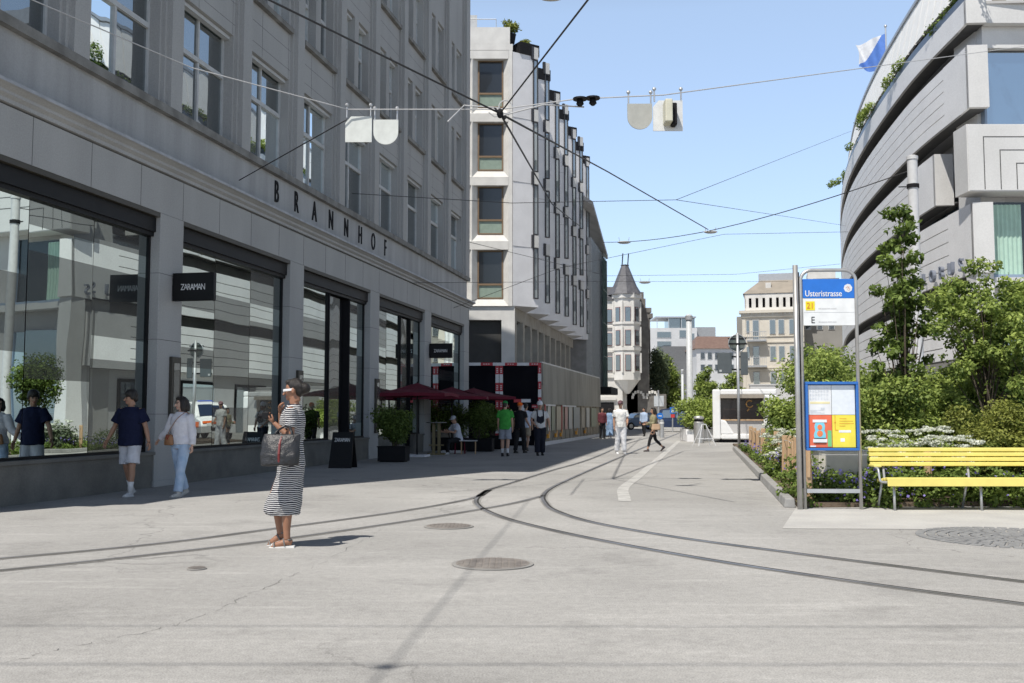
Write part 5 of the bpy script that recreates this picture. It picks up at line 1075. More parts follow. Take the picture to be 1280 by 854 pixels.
# ================================================================ overhead wires
def wire(name, pts, r, label, sag=0, m=M_wire, cat='wire'):
    pts = [Vector(p) for p in pts]; out = []
    for a, b_ in zip(pts, pts[1:]):
        n = 10
        for i in range(n): t_ = i/n; q = a.lerp(b_, t_); q.z -= sag*4*t_*(1-t_); out.append(q)
    out.append(pts[-1]); b = MB(); b.tube(out, r, 5); return tag(b.build(name, m, smooth=True), label, cat)
N = P(625,142,17.5); Wn = lambda t, z, o=0: S(t, -9.95+o, z)
wire('span_wire', [S(11.4,-9.98,P(0,35,14.9).z+.15), P(240,85,16.2), P(435,137,17.3)], .010, 'thin wire running from the store facade to the sign plates', m=M_wirel)
wire('span_wire', [P(435,137,17.3), P(625,137,17.5), P(720,124,17.5), P(830,119,17.5), P(1340,50,40)], .011, 'main cross-street wire carrying the sign plates', m=M_wirel)
a = P(300,222,24); aw_ = S(20.6,-9.98,8.0)
wire('stay_wire', [P(433,150,17.4), S(19.9,-10.0,P(300,222,21.2).z)], .012, 'short dark stay from the store wall below the sign plates')
wire('power_cable', [P(300,-18,13.5), N], .017, 'thick dark cable dropping from top left to the wire junction')
wire('power_cable', [N, P(760,215,32), P(885,287,45)], .022, 'thick dark cable from the junction to the far street lamp')
wire('power_cable', [P(752,-22,12), N], .014, 'dark cable rising from the junction to the top centre edge')
wire('power_cable', [N, P(690,255,32), P(725,283,52)], .020, 'dark cable falling from the junction to the saw-toothed building')
wire('trolley_wire', [P(560,152,14), P(580,132,17.5), N+Vector((0,0,.1))], .012, 'pale curved wire loop left of the junction', m=M_wirel)
wire('trolley_wire', [N+Vector((0,0,-.05)), P(680,131,17.5), P(730,134,17.6)], .014, 'pale doubled wire right of the junction', m=M_wirel)
wire('trolley_wire', [P(440,242,28.5), P(640,254,30), P(845,250,34), P(1064,164,75)], .010, 'thin grey wire crossing the street above the saw-toothed building base')
wire('trolley_wire', [P(845,250,34), P(1062,283,78)], .010, 'thin wire from the middle of the street to the curved store edge')
wire('lamp_wire', [P(752,303,60), P(885,289,45), P(1141,212,33)], .018, 'dark lamp wire between the catenary mast and the saw-toothed building', sag=.15)
wire('trolley_wire', [S(38.5,-9.98,5.6), P(700,335,44), P(905,293,48), P(1060,290,48)], .010, 'thin wire crossing the street just below the first street lamp')
wire('trolley_wire', [P(575,300,42), P(760,345,70), P(920,343,80), P(1050,330,75)], .012, 'distant thin wire crossing low over the street')
wire('trolley_wire', [S(33,-9.98,5.9), P(755,352,62), P(985,352,70)], .010, 'lowest distant wire crossing near the turret roof')
wire('overhead_wire', [(-11.5,1.35,8), (14,1.2,8.2)], .009, 'wire crossing overhead that shades the nearest asphalt'); wire('overhead_wire', [(-11,2.35,8), (14,2.1,8.2)], .007, 'second wire crossing overhead just beyond the first')
wire('overhead_wire', [(-4.0,-3,8), (-3.42,1.3,8), (-2.6,11.5,8.3)], .008, 'lengthwise overhead cable above the left foreground'); wire('overhead_wire', [(1.0,-3,8), (5.5,5,8)], .007, 'slanting overhead cable above the right foreground')
b = MB(); b.ball((-3.42,1.3,7.95), (.07,.035,.045)); tag(b.build('cable_clamp', M_dark), 'small dark clamp on the lengthwise overhead cable', 'clamp')
def hang_plate(label, u0, u1, v0, v1, round_, c, Y=17.4, box=False):
    x0, x1 = P(u0,v0,Y).x, P(u1,v0,Y).x; z1, z0 = P(u0,v0,Y).z, P(u0,v1,Y).z; t = thing('hanging_sign', ((x0+x1)/2,Y,z1), label, 'sign'); w_, h = (x1-x0)/2, z1-z0
    if round_: pts = [(-w_,0),(w_,0)]+[(w_*math.cos(a), -(h-w_)+w_*math.sin(a)) for a in np.linspace(0,-math.pi,14)]
    else: pts = [(-w_,-h),(-w_,-.12),(-w_+.1,0),(w_,0),(w_,-h)]
    b = MB(); n = len(pts); b.add([(x,-.012,z) for x,z in pts]+[(x,.012,z) for x,z in pts], [tuple(range(n)), tuple(range(2*n-1,n-1,-1))]+[(i,i+n,(i+1)%n+n,(i+1)%n) for i in range(n)]); b.build('plate', c, t)
    [MB().tube([(x,0,-.02),(x,0,.21)], .014, 6).ball((x,0,.21), .035, 8, 6).build('hanger', M_galv, t) for x in (-w_*.9,w_*.9)]
    if box:
        b = MB(); b.box(-w_*.35,w_*.15,-.32,-.02,-h*.85,-.06); b.build('signal_box', paint('cream casing', (.60,.58,.46), .5), t, bevel=.02); b = MB(); b.box(w_*.16,w_*.5,-.22,-.02,-h*.9,-.1); b.build('signal_lamp', M_dark2, t, bevel=.02)
M_plate = paint('plate grey', (.66,.68,.64), .5)
hang_plate('squarish grey plate hanging leftmost on the cross-street wire', 432, 465, 146, 178, False, M_plate); hang_plate('rounded grey plate hanging beside the squarish plate', 467, 498, 150, 181, True, M_plate)
hang_plate('rounded beige plate hanging on the wire right of centre', 784, 815, 130, 162, True, paint('plate beige', (.42,.42,.38), .5)); hang_plate('white square plate with signal box hanging on the wire', 816, 853, 126, 164, False, paint('plate white', (.7,.71,.7), .5), box=True)
for i, (u, v) in enumerate(((725,125),(741,124))):
    t = thing('insulator', P(u,v,17.5), ['left', 'right'][i]+' dark insulator of the pair on the cross-street wire', 'insulator'); b = MB(); b.lathe([(.13,.0),(.13,.03),(.04,.05)], seg=12); b.build('cap', M_dark, t); b = MB(); b.lathe([(.03,-.12),(.07,-.08),(.05,0)], seg=12); b.build('bell', M_dark, t)
t = thing('junction_clamp', N, 'tangled cable clamp at the wire junction above the street', 'clamp'); b = MB(); b.ball((0,0,0), (.06,.06,.09)); b.tube([(-.1,0,.1),(.1,0,-.1)], .02, 6); b.build('body', M_dark2, t); b = MB(); b.tube([(.12*math.cos(a)+.1,0,.12*math.sin(a)+.12) for a in np.linspace(0,5.5,14)], .012, 6); b.tube([(-.2,0,.02),(-.1,0,-.06),(0,0,-.05)], .012, 6); b.build('loops', M_wirel, t)
def lamp(label, u, v, Y, w_, up=.12, top=None):
    t = thing('street_lamp', P(u,v,Y), label, 'lamp'); b = MB(); b.ball((0,0,0), (w_,w_*.45,w_*.18), 18, 8); b.build('lamp_body', M_soff, t, smooth=True); b = MB(); b.ball((0,0,-w_*.10), (w_*.8,w_*.36,w_*.15), 18, 8); b.build('diffuser', paint('lamp glass', (.5,.5,.46), .3), t, smooth=True)
    b = MB(); [b.tube([(sx_*w_*.6,0,0),(sx_*w_*.75,0,up)], .014, 6) for sx_ in (-1,1)]; (b.tube([(0,0,w_*.1),(0,0,top)], .02, 6) if top else None); b.build('hanger', M_galv, t)
lamp('street lamp at the top edge centre of the picture', 689, -3, 15, .21, top=1.2); lamp('street lamp hanging on the wire near the saw-toothed building', 780, 303, 60, .42, .3); lamp('street lamp hanging over the middle of the street', 888, 290, 45, .33, .2); lamp('small distant street lamp above the turret house', 806, 353, 66, .4, .25)
# ================================================================ people
def remesh(mb, name, m, parent, voxel=.008, it=4, col=None, disp=0):
    me = mb.mesh(name, m)
    bm = bmesh.new(); bm.from_mesh(me); bmesh.ops.recalc_face_normals(bm, faces=bm.faces); bm.to_mesh(me); bm.free()
    o = bpy.data.objects.new(name, me); COL.objects.link(o)
    r = o.modifiers.new('r', 'REMESH'); r.mode = 'VOXEL'; r.voxel_size = voxel
    s = o.modifiers.new('s', 'SMOOTH'); s.factor = .6; s.iterations = it
    if disp:
        tx = bpy.data.textures.get('folds') or bpy.data.textures.new('folds', 'CLOUDS'); tx.noise_scale = .09
        d = o.modifiers.new('d', 'DISPLACE'); d.texture = tx; d.strength = disp; d.mid_level = .5
    bpy.context.view_layer.update()
    n = bpy.data.meshes.new_from_object(o.evaluated_get(bpy.context.evaluated_depsgraph_get()))
    n.name = name; n.polygons.foreach_set('use_smooth', [True]*len(n.polygons)); o.modifiers.clear(); o.data = n
    n.materials.clear(); n.materials.append(m); o.parent = parent
    return o
def skinmat(name, c):
    if bpy.data.materials.get(name): return bpy.data.materials[name]
    m = bpy.data.materials.new(name); m.use_nodes = True; nt = m.node_tree; p = nt.nodes['Principled BSDF']; p.inputs['Roughness'].default_value = .48
    a = _n(nt, 'ShaderNodeAttribute', attribute_name='col'); no = _n(nt, 'ShaderNodeTexNoise'); no.inputs['Scale'].default_value = 18
    mr = _n(nt, 'ShaderNodeMapRange'); mr.inputs[3].default_value = .88; mr.inputs[4].default_value = 1.1; nt.links.new(no.outputs[0], mr.inputs[0])
    v = _n(nt, 'ShaderNodeVectorMath', operation='SCALE'); nt.links.new(a.outputs['Color'], v.inputs[0]); nt.links.new(mr.outputs[0], v.inputs['Scale']); nt.links.new(v.outputs[0], p.inputs['Base Color'])
    try: p.inputs['Subsurface Weight'].default_value = .0
    except Exception: pass
    return m
def V3(*a): return Vector(a)
def cloth(name, c, c2=None, rough=.9): return bpy.data.materials.get(name) or mat(name, c, c2 or tuple(x*.8 for x in c), scale=7, rough=rough, bump=.35, bscale=14, spec=.2)
def xf(mb, M, i0=0):
    for i in range(i0, len(mb.v)): mb.v[i] = tuple(M @ Vector(mb.v[i]))
def hand(mb, w, d, side, k=1.0, curl=.5, pal=None, thumb=None):
    """palm and five separate fingers; d = direction of the forearm, pal = palm normal"""
    d = Vector(d).normalized(); pal = Vector(pal or (0,1,0)); pal = (pal-d*pal.dot(d)).normalized(); s = d.cross(pal).normalized()*side
    M = Matrix(((s.x,d.x,pal.x),(s.y,d.y,pal.y),(s.z,d.z,pal.z)))
    c = Vector(w)+d*.045*k; mb.ball(c, (.036*k,.048*k,.015*k), 10, 7, M=M)
    for i, (o, ln) in enumerate(((.028,.068),(.010,.076),(-.009,.071),(-.027,.056))):
        b = Vector(w)+d*.078*k+s*o*k; r = .0078*k; pts = [b-d*.02*k, b]; a = 0
        for j, f in enumerate((.45,.32,.23)):
            a += curl*(.45+.35*j); pts.append(pts[-1]+(d*math.cos(a)+pal*math.sin(a))*ln*f*k*1.05)
        mb.tube(pts, [r,r*1.05,r,r*.9,r*.75], 7)
    b = Vector(w)+d*.02*k+s*.026*k; t = (d*.65+s*.7+pal*.35*(.5+curl)).normalized(); t2 = (d*.95+s*.2+pal*.5*curl).normalized()
    mb.tube([b-t*.01, b+t*.03*k, b+t*.03*k+t2*.026*k, b+t*.03*k+t2*.045*k], [.011*k,.0105*k,.009*k,.007*k], 7)
def person(label, loc, face, H=1.75, legs=((0,0),(0,0)), arms=None, lean=0, yaw=0, nod=0, skin=(.42,.24,.16), top=None, bottom=None, dress=None, shoes=(.6,.6,.58), hair='short', haircol=M_hair,
           female=False, q=1.0, group=None, extra=None, socks=None, sandal=False, lift=(0,0), slim=1.0, curl=.5, seated=False):
    """face: heading in degrees, 0 faces the camera, 90 faces right. q: voxel coarseness"""
    k = H/1.75; root = thing('person', loc, label, 'person', rz=R(face), group=group)
    fw = V3(0,-1,0); hipz = .92
    J = {}
    for i, sd in ((0, 1), (1, -1)):      # 0 = left (+x), 1 = right (-x)
        a, kn = legs[i]; h = V3(.092*sd, 0, hipz)
        t = V3(0, -math.sin(R(a)), -math.cos(R(a))); kne = h+t*.435; b = R(a-kn); s_ = V3(.0, -math.sin(b), -math.cos(b)); an = kne+s_*.405
        J[i] = [h, kne, an, b]
    low = min(J[i][2].z-.08-(0 if True else 0)+lift[i]*-1 for i in (0, 1))
    dz = -low
    if seated is not False: dz = seated
    Tz = Matrix.Translation((0,0,dz))
    T = Tz @ Matrix.Translation((0,0,hipz)) @ RX(lean) @ Matrix.Translation((0,0,-hipz))     # RX(+) leans forward (towards -y)
    arms = arms or (((.12,.0,-1),(.05,-.25,-1)),((-.12,.0,-1),(-.05,-.25,-1)))
    sw = .165 if female else .185
    A = {}
    for i, sd in ((0,1),(1,-1)):
        s = V3(sw*sd, 0, 1.425); u, f = Vector(arms[i][0]).normalized(), Vector(arms[i][1]).normalized()
        s = T @ s; e = s+u*.285; w = e+f*.245; A[i] = (s, e, w, u, f)
    body = MB()
    i0 = len(body.v)
    ch, wa, hp = (.15, .118, .168) if female else (.165, .145, .158)
    ch *= slim; wa *= slim; hp *= slim
    body.loft([(0,0,.84,.10,.08),(0,.005,.90,hp,.115),(0,.005,.97,hp*.98,.115),(0,0,1.10,wa,.095),(0,0,1.22,ch*.95,.105),(0,0,1.34,ch,.11),(0,.005,1.42,ch*.98,.085),(0,.01,1.46,.09,.06)], 18)
    body.tube([(.0,.012,1.42),(0,.008,1.50),(0,-.008,1.58)], [.062,.052,.05], 12)
    xf(body, T, i0)
    if female and not dress:
        pass
    for i, sd in ((0,1),(1,-1)):
        s, e, w, u, f = A[i]; g_ = .86 if female else 1.0
        body.ball(s, .056*g_, 12, 8); body.tube([s, s.lerp(e,.35), e, e.lerp(w,.3), w, w+f*.01], [.052*g_,.049*g_,.039*g_,.041*g_,.027*g_,.024*g_], 10)
        h, kn, an, b = [Tz @ x if isinstance(x, Vector) else x for x in J[i]]
        body.tube([h+V3(0,0,.03), h.lerp(kn,.3), kn, kn.lerp(an,.3)+V3(0,.012,0), kn.lerp(an,.75), an], [.088*slim,.083*slim,.056,.056,.038,.035], 12)
    # head
    Th = T @ Matrix.Translation((0,-.005,1.585)) @ RZm(yaw) @ RX(nod)
    i0 = len(body.v)
    body.ball((0,.012,.088), (.073,.092,.088), 18, 12); body.ball((0,-.022,.045), (.060,.066,.082), 16, 10); body.ball((0,-.062,-.022), (.030,.024,.022), 10, 7)
    body.ball((0,-.02,-.0), (.050,.055,.045), 12, 8)
    body.tube([(0,-.088,.068),(0,-.100,.045),(0,-.112,.028),(0,-.098,.02)], [.008,.011,.0145,.012], 8)
    body.ball((0,-.078,-.002), (.024,.014,.011), 10, 6)
    for sd in (1,-1): body.ball((sd*.076,.012,.052), (.010,.020,.032), 8, 6); body.ball((sd*.032,-.077,.078), (.022,.012,.008), 8, 6)
    body.tube([(0,.02,-.06),(0,.012,.02)], [.05,.05], 12)
    xf(body, Th, i0)
    for v_ in (0,): pass
    mat_s = skinmat('skin', skin); ob = remesh(body, 'body', mat_s, root, .0062*q, 3)
    hb = MB()
    for i, sd in ((0,1),(1,-1)):
        s, e, w, u, f = A[i]; pal = V3(-sd*.9, -.1, .1) if f.z < -.5 else V3(-sd*.3, .6, .3)
        hand(hb, w, f, -1 if i == 0 else 1, .95 if female else 1.05, curl, pal)
    if sandal:
        for i in (0,1):
            h, kn, an, b = [Tz @ x if isinstance(x, Vector) else x for x in J[i]]
            M = None
            tl = R(sandal[i]); fr = V3(0,-math.cos(tl),-math.sin(tl)); upv = V3(0,-math.sin(tl),math.cos(tl))
            def fp_(a, c, x=0): return an+fr*a+upv*c+V3(x,0,0)
            hb.tube([fp_(-.05,-.035),fp_(-.01,-.02),fp_(.05,-.03),fp_(.11,-.045),fp_(.15,-.052)], [.026,.036,.034,.030,.022], 10)
            for j in range(5): hb.tube([fp_(.14,-.055,(-.028+.014*j)),fp_(.175-.004*j*j*.5,-.06,(-.030+.015*j))], [.009,.007], 6)
    # join the hands into the body mesh
    me = ob.data; bmh = bmesh.new(); bmh.from_mesh(me); hm = hb.mesh('h', mat_s, True); bmh.from_mesh(hm); bmh.to_mesh(me); bmh.free(); bpy.data.meshes.remove(hm)
    for p_ in me.polygons: p_.use_smooth = True
    n = len(me.vertices); co = np.empty(n*3); me.vertices.foreach_get('co', co); co = co.reshape(n,3)
    Ti = np.array(Th.inverted()); lc = co @ Ti[:3,:3].T+Ti[:3,3]
    col = np.tile(np.array([*skin,1.]), (n,1)); front = lc[:,1] < -.05
    lips = front & (np.abs(lc[:,2]+.002) < .0085) & (np.abs(lc[:,0]) < .024); col[lips,:3] = np.array(skin)*np.array([1.0,.5,.5])
    br = front & (np.abs(lc[:,2]-.083) < .006) & (np.abs(np.abs(lc[:,0])-.032) < .020); col[br,:3] = (.02,.015,.012)
    ey = front & (np.abs(lc[:,2]-.064) < .006) & (np.abs(np.abs(lc[:,0])-.031) < .013); col[ey,:3] = (.04,.03,.025)
    at = me.attributes.new('col', 'FLOAT_COLOR', 'POINT'); at.data.foreach_set('color', col.astype(np.float32).ravel())
    # clothes
    vq = .008*q
    def legtubes(mb, length, r, flare=0, i_=(0,1)):
        for i in i_:
            h, kn, an, b = [Tz @ x if isinstance(x, Vector) else x for x in J[i]]
            tot = .435+.405; d = length*tot
            pts = [h+V3(0,0,.02), h.lerp(kn,.5)]; rr = [.105*r, .095*r]
            if d <= .435: pts.append(h.lerp(kn, d/.435)); rr.append(.092*r+flare)
            else:
                pts += [kn, kn.lerp(an,.35), kn.lerp(an,(d-.435)/.405)]; rr += [.078*r, .072*r+flare*.4, .062*r+flare]
            mb.tube(pts, rr, 14)
    def torso(mb, z0, z1, inflate, flare=0, hip=1.0):
        i0 = len(mb.v)
        st = [(0,0,.86,hp,.12),(0,.005,.93,hp*1.02,.12),(0,.005,1.0,hp*.98,.118),(0,0,1.10,wa*1.08,.108),(0,0,1.22,ch*.98,.115),(0,-.005,1.32,ch*1.04,.122),(0,0,1.39,ch*1.06,.105),(0,.006,1.435,ch*.92,.085),(0,.008,1.465,ch*.62,.07),(0,.008,1.50,.066,.062)]
        st = [s for s in st if z0 <= s[2] <= z1]
        if st[0][2] > z0+.005: st = [(0,.005,z0,st[0][3]*hip,st[0][4]*hip)]+st
        mb.loft([(x,y,z,rx+inflate+flare*max(0,(1.25-z)), ry+inflate+flare*max(0,(1.15-z))) for x,y,z,rx,ry in st], 22)
        xf(mb, T, i0)
    if bottom:
        c, ln, r, fl = bottom; mb = MB(); torso(mb, .86, 1.06, .006); legtubes(mb, ln, r, fl); remesh(mb, 'shorts' if ln < .6 else 'trousers', c, root, vq, 3, disp=.018)
    if top:
        c, slv, hem, inf = top; mb = MB(); torso(mb, hem, 1.5, .012+inf, flare=inf*1.2)
        for i in (0,1):
            s, e, w, u, f = A[i]; g_ = .9 if female else 1.0
            inn = s.lerp(T @ V3(0,0,1.36), .25)
            if slv == 'short': mb.tube([inn, s, s.lerp(e,.35), s.lerp(e,.70)], [.075*g_,.064*g_+inf*.5,.062*g_+inf*.8,.064*g_+inf*1.3], 14)
            elif slv == 'long': mb.tube([inn, s, s.lerp(e,.5), e, e.lerp(w,.5), e.lerp(w,.93)], [.07*g_,.066*g_+inf,.060*g_+inf,.052*g_+inf,.046*g_+inf,.038*g_+inf*.9], 14)
        remesh(mb, 'shirt', c, root, vq, 12, disp=.022)
    if dress: dress(root, T, Tz, J, A, vq, torso, legtubes)
    # shoes
    if not sandal:
        for i, sd in ((0,1),(1,-1)):
            h, kn, an, b = [Tz @ x if isinstance(x, Vector) else x for x in J[i]]
            if socks: sm = MB(); sm.tube([an+V3(0,0,-.02), an.lerp(kn,.30), an.lerp(kn,.42)], [.041,.045,.052], 12); sm.build('sock', cloth('sock', socks), root, smooth=True)
            tl = max(-.75, min(.2, b*.9)) if abs(b) > .25 else 0
            if seated is not False: tl = 0
            M = Matrix.Translation(an) @ Matrix.Rotation(tl*-1 if tl < 0 else -tl, 4, 'X')
            sm = MB(); i0 = 0
            sm.ball((0,.02,-.03), (.040,.055,.042), 12, 8); sm.ball((0,-.06,-.042), (.041,.09,.032), 12, 8); sm.ball((0,-.115,-.05), (.044,.065,.026), 12, 8); sm.tube([(0,.01,-.03),(0,.008,.03)], [.042,.043], 12)
            sm.box(-.040,.040,-.17,.07,-.079,-.058); xf(sm, M); remesh(sm, 'shoe', cloth('shoe %.2f %.2f' % shoes[:2], shoes, rough=.6), root, .008*max(1,q*.8), 2)
    # hair
    if hair:
        mb = MB(); i0 = 0
        if hair in ('short', 'bun', 'bob', 'shaggy'):
            mb.ball((0,.026,.104), (.083,.096,.088), 16, 10); mb.ball((0,.062,.06), (.072,.058,.075), 14, 9)
            mb.ball((0,-.028,.152), (.062,.052,.032), 12, 8)
        if hair == 'shaggy': mb.ball((0,.01,.13), (.096,.108,.085), 14, 9); [mb.ball((sd*.078,.015,.08), (.022,.045,.05), 10, 7) for sd in (1,-1)]; mb.ball((0,-.062,.14), (.06,.035,.025), 10, 7)
        if hair == 'bun': mb.ball((0,.120,.075), (.062,.062,.062), 12, 8); mb.ball((0,.06,.09), (.075,.07,.08), 12, 8)
        if hair == 'bob':
            for sd in (1,-1): mb.tube([(sd*.05,.0,.16),(sd*.082,.01,.10),(sd*.088,.012,.0),(sd*.08,.012,-.075)], [.03,.042,.047,.038], 10); 
            mb.tube([(0,.07,.12),(0,.085,.0),(0,.08,-.08)], [.06,.07,.06], 12, flat=1.0); mb.ball((0,.06,-.02), (.085,.06,.08), 12, 8); mb.ball((0,-.045,.16), (.065,.045,.03), 10, 7)
        xf(mb, Th); remesh(mb, 'hair', haircol, root, .008*q, 2, disp=.014)
    def cap(c, brim=True, helmet=False):
        mb = MB(); mb.ball((0,.012,.118), (.09,.108,.085), 18, 10)
        if brim and not helmet: mb.ball((0,-.11,.125), (.068,.07,.012), 14, 6)
        if helmet: mb.ball((0,.012,.12), (.112,.132,.02), 18, 6); mb.ball((0,.012,.15), (.096,.115,.085), 18, 10)
        xf(mb, Th); remesh(mb, 'helmet' if helmet else 'cap', c, root, .008*q, 2)
    root.scale = (k,k,k)
    return dict(root=root, T=T, Tz=Tz, Th=Th, J=J, A=A, cap=cap)
def strap(name, pts, w, th, m, parent):
    mb = MB(); mb.tube(pts, w, 8, flat=th/w); return mb.build(name, m, parent, smooth=True)
# ---- woman in the striped dress
M_str = bpy.data.materials.new('striped jersey'); M_str.use_nodes = True; nt = M_str.node_tree; p = nt.nodes['Principled BSDF']; p.inputs['Roughness'].default_value = .85
tc = _n(nt,'ShaderNodeTexCoord'); sx = _n(nt,'ShaderNodeSeparateXYZ'); nt.links.new(tc.outputs['Object'], sx.inputs[0])
no = _n(nt,'ShaderNodeTexNoise'); no.inputs['Scale'].default_value = 6; nt.links.new(tc.outputs['Object'], no.inputs['Vector'])
m1 = _n(nt,'ShaderNodeMath', operation='MULTIPLY_ADD'); nt.links.new(no.outputs[0], m1.inputs[0]); m1.inputs[1].default_value = .05; nt.links.new(sx.outputs[2], m1.inputs[2])
m2 = _n(nt,'ShaderNodeMath', operation='MULTIPLY'); nt.links.new(m1.outputs[0], m2.inputs[0]); m2.inputs[1].default_value = 1/.0205
m3 = _n(nt,'ShaderNodeMath', operation='FRACT'); nt.links.new(m2.outputs[0], m3.inputs[0]); m4 = _n(nt,'ShaderNodeMath', operation='GREATER_THAN'); nt.links.new(m3.outputs[0], m4.inputs[0]); m4.inputs[1].default_value = .66
mx = _n(nt,'ShaderNodeMix', data_type='RGBA'); mx.inputs[6].default_value = (.015,.015,.025,1); mx.inputs[7].default_value = (.75,.74,.72,1); nt.links.new(m4.outputs[0], mx.inputs[0]); nt.links.new(mx.outputs[2], p.inputs['Base Color'])
nb = _n(nt,'ShaderNodeTexNoise'); nb.inputs['Scale'].default_value = 9; nt.links.new(tc.outputs['Object'], nb.inputs['Vector']); bpn = _n(nt,'ShaderNodeBump'); bpn.inputs['Strength'].default_value = .5; bpn.inputs['Distance'].default_value = .02; nt.links.new(nb.outputs[0], bpn.inputs['Height']); nt.links.new(bpn.outputs[0], p.inputs['Normal'])
def striped(root, T, Tz, J, A, vq, torso, legtubes):
    mb = MB(); torso(mb, .93, 1.5, .014)
    i0 = len(mb.v)
    # skirt: fitted hips, sways forward (-y) at the knee, hem at mid calf
    st = [(0,.005,1.02,.165,.125),(0,.02,.93,.185,.138),(0,.016,.85,.19,.142),(0,.0,.72,.185,.142),(0,-.03,.58,.18,.165),(0,-.062,.46,.18,.190),(0,-.075,.38,.172,.195),(0,-.06,.335,.16,.175)]
    mb.loft(st[::-1], 24); xf(mb, Tz, i0)
    for i in (0,1):
        s, e, w, u, f = A[i]; mb.tube([s.lerp(T @ V3(0,0,1.36), .25), s, s.lerp(e,.35), s.lerp(e,.62)], [.07,.066,.062,.062], 14)
    remesh(mb, 'dress', M_str, root, vq, 3, disp=.022)
W = person('woman in a striped dress with white sunglasses carrying a large black tote bag', G(361, 683), -88, 1.70, legs=((3,6),(24,34)), lean=-3, yaw=-4, nod=8, female=True, skin=(.30,.145,.085),
    arms=(((.10,.06,-.98),(-.10,-.76,.66)),((.03,-.50,-.87),(.40,-.04,1.0))), dress=striped, hair='bun', sandal=(4,22), q=.9, curl=.9, lift=(0,0))
root, T, Th, A, Tz = W['root'], W['T'], W['Th'], W['A'], W['Tz']
sg = MB(); sg.box(-.066,.066,-.096,-.080,.052,.078); sg.box(.064,.078,-.09,.02,.055,.080); sg.box(-.078,-.064,-.09,.02,.055,.080); xf(sg, Th); sg.build('sunglasses', paint('white plastic', (.8,.8,.8), .3), root, bevel=.004)
sl_ = MB(); sl_.box(-.060,-.008,-.099,-.0965,.055,.075); sl_.box(.008,.060,-.099,-.0965,.055,.075); xf(sl_, Th); sl_.build('lenses', M_dark, root)
bag = thing('tote_bag', root.location, 'large black leather tote bag with a red centre stripe on a woman\'s arm', 'bag', rz=root.rotation_euler.z); bag.scale = root.scale
M_lea = mat('black leather', (.010,.010,.011), (.018,.018,.02), scale=9, rough=.45, bump=.3, spec=.6)
e = A[0][1]; bc = V3(A[0][0].x+.17, -.02, 0)
bb = MB(); nseg = 9
pr_ = [(-.225,.80,.02),(-.235,.92,.035),(-.23,.99,.05)]
st = [(bc.x+.06,bc.y-.01,.865,.055,.185),(bc.x+.055,bc.y-.01,.88,.078,.198),(bc.x+.05,bc.y-.01,.97,.078,.20),(bc.x+.03,bc.y-.01,1.09,.060,.196),(bc.x+.01,bc.y,1.175,.036,.190),(bc.x+.005,bc.y,1.19,.028,.188)]
bb.loft(st, 28); remesh(bb, 'bag_body', M_lea, bag, .008, 2, disp=.02)
rs = MB(); rs.tube([(bc.x+.128,bc.y-.01,.90),(bc.x+.134,bc.y-.01,.99),(bc.x+.098,bc.y-.01,1.09),(bc.x+.052,bc.y-.0,1.165)], .012, 6, flat=.35, up=(1,0,0)); rs.build('stripe', paint('red webbing', (.16,.02,.02)), bag)
for xo in (.03,-.03):
    hp_ = [(bc.x+xo, bc.y-.09, 1.13), (bc.x+xo*.7, bc.y-.05, 1.22), (e.x+.03+xo*.3, bc.y+.03, 1.27), (bc.x+xo*.7, bc.y+.09, 1.22), (bc.x+xo, bc.y+.11, 1.13)]
    strap('handle', catmull([Vector(x) for x in hp_], 5), .010, .006, M_lea, bag)
cmr = thing('camera_in_hand', root.location, 'small dark handheld device held up by the woman in stripes', 'camera', rz=root.rotation_euler.z); cmr.scale = root.scale
w = A[0][2]; f_ = A[0][4]; cm = MB(); c0 = w+f_*.10+V3(0,0,.01); cm.box(c0.x-.03,c0.x+.03,c0.y-.05,c0.y+.02,c0.z-.03,c0.z+.04); cm.build('device_body', M_dark, cmr, bevel=.006); cm = MB(); cm.tube([(c0.x,c0.y-.05,c0.z),(c0.x,c0.y-.085,c0.z)], .024, 12); cm.build('lens', M_dark2, cmr)
# sandals
for i, tl in ((0,4),(1,22)):
    h, kn, an, b = W['J'][i]; an = Tz @ an; t_ = R(tl); fr = V3(0,-math.cos(t_),-math.sin(t_)); upv = V3(0,-math.sin(t_),math.cos(t_))
    def fp_(a, c, x=0): return an+fr*a+upv*c+V3(x,0,0)
    s = MB(); o4 = [(-.075,-.034),(-.075,.034),(.02,.036),(.12,.045),(.185,.03),(.195,0),(.185,-.03),(.12,-.045),(.02,-.036)]
    vs = [fp_(a, -.062, x) for a, x in o4]+[fp_(a, -.092+.008*(a > .1), x) for a, x in o4]; n = len(o4)
    s.add(vs, [tuple(range(n)), tuple(range(2*n-1, n-1, -1))]+[(j,(j+1)%n,(j+1)%n+n,j+n) for j in range(n)]); o = s.build('sandal', paint('white sole', (.78,.76,.72), .6), root)
    s = MB(); s.tube([fp_(.02,-.06,.04),fp_(.03,-.005,.03),fp_(.03,.012,0),fp_(.03,-.005,-.03),fp_(.02,-.06,-.04)], .009, 6); s.tube([fp_(-.05,.0,.0),fp_(-.03,.0,.036),fp_(.03,.01,.0),fp_(-.03,.0,-.036),fp_(-.05,.0,0)], .008, 6); s.tube([fp_(.13,-.06,.044),fp_(.135,-.022,.02),fp_(.135,-.022,-.02),fp_(.13,-.06,-.044)], .009, 6)
    s.build('strap', paint('grey strap', (.16,.15,.14), .6), o)
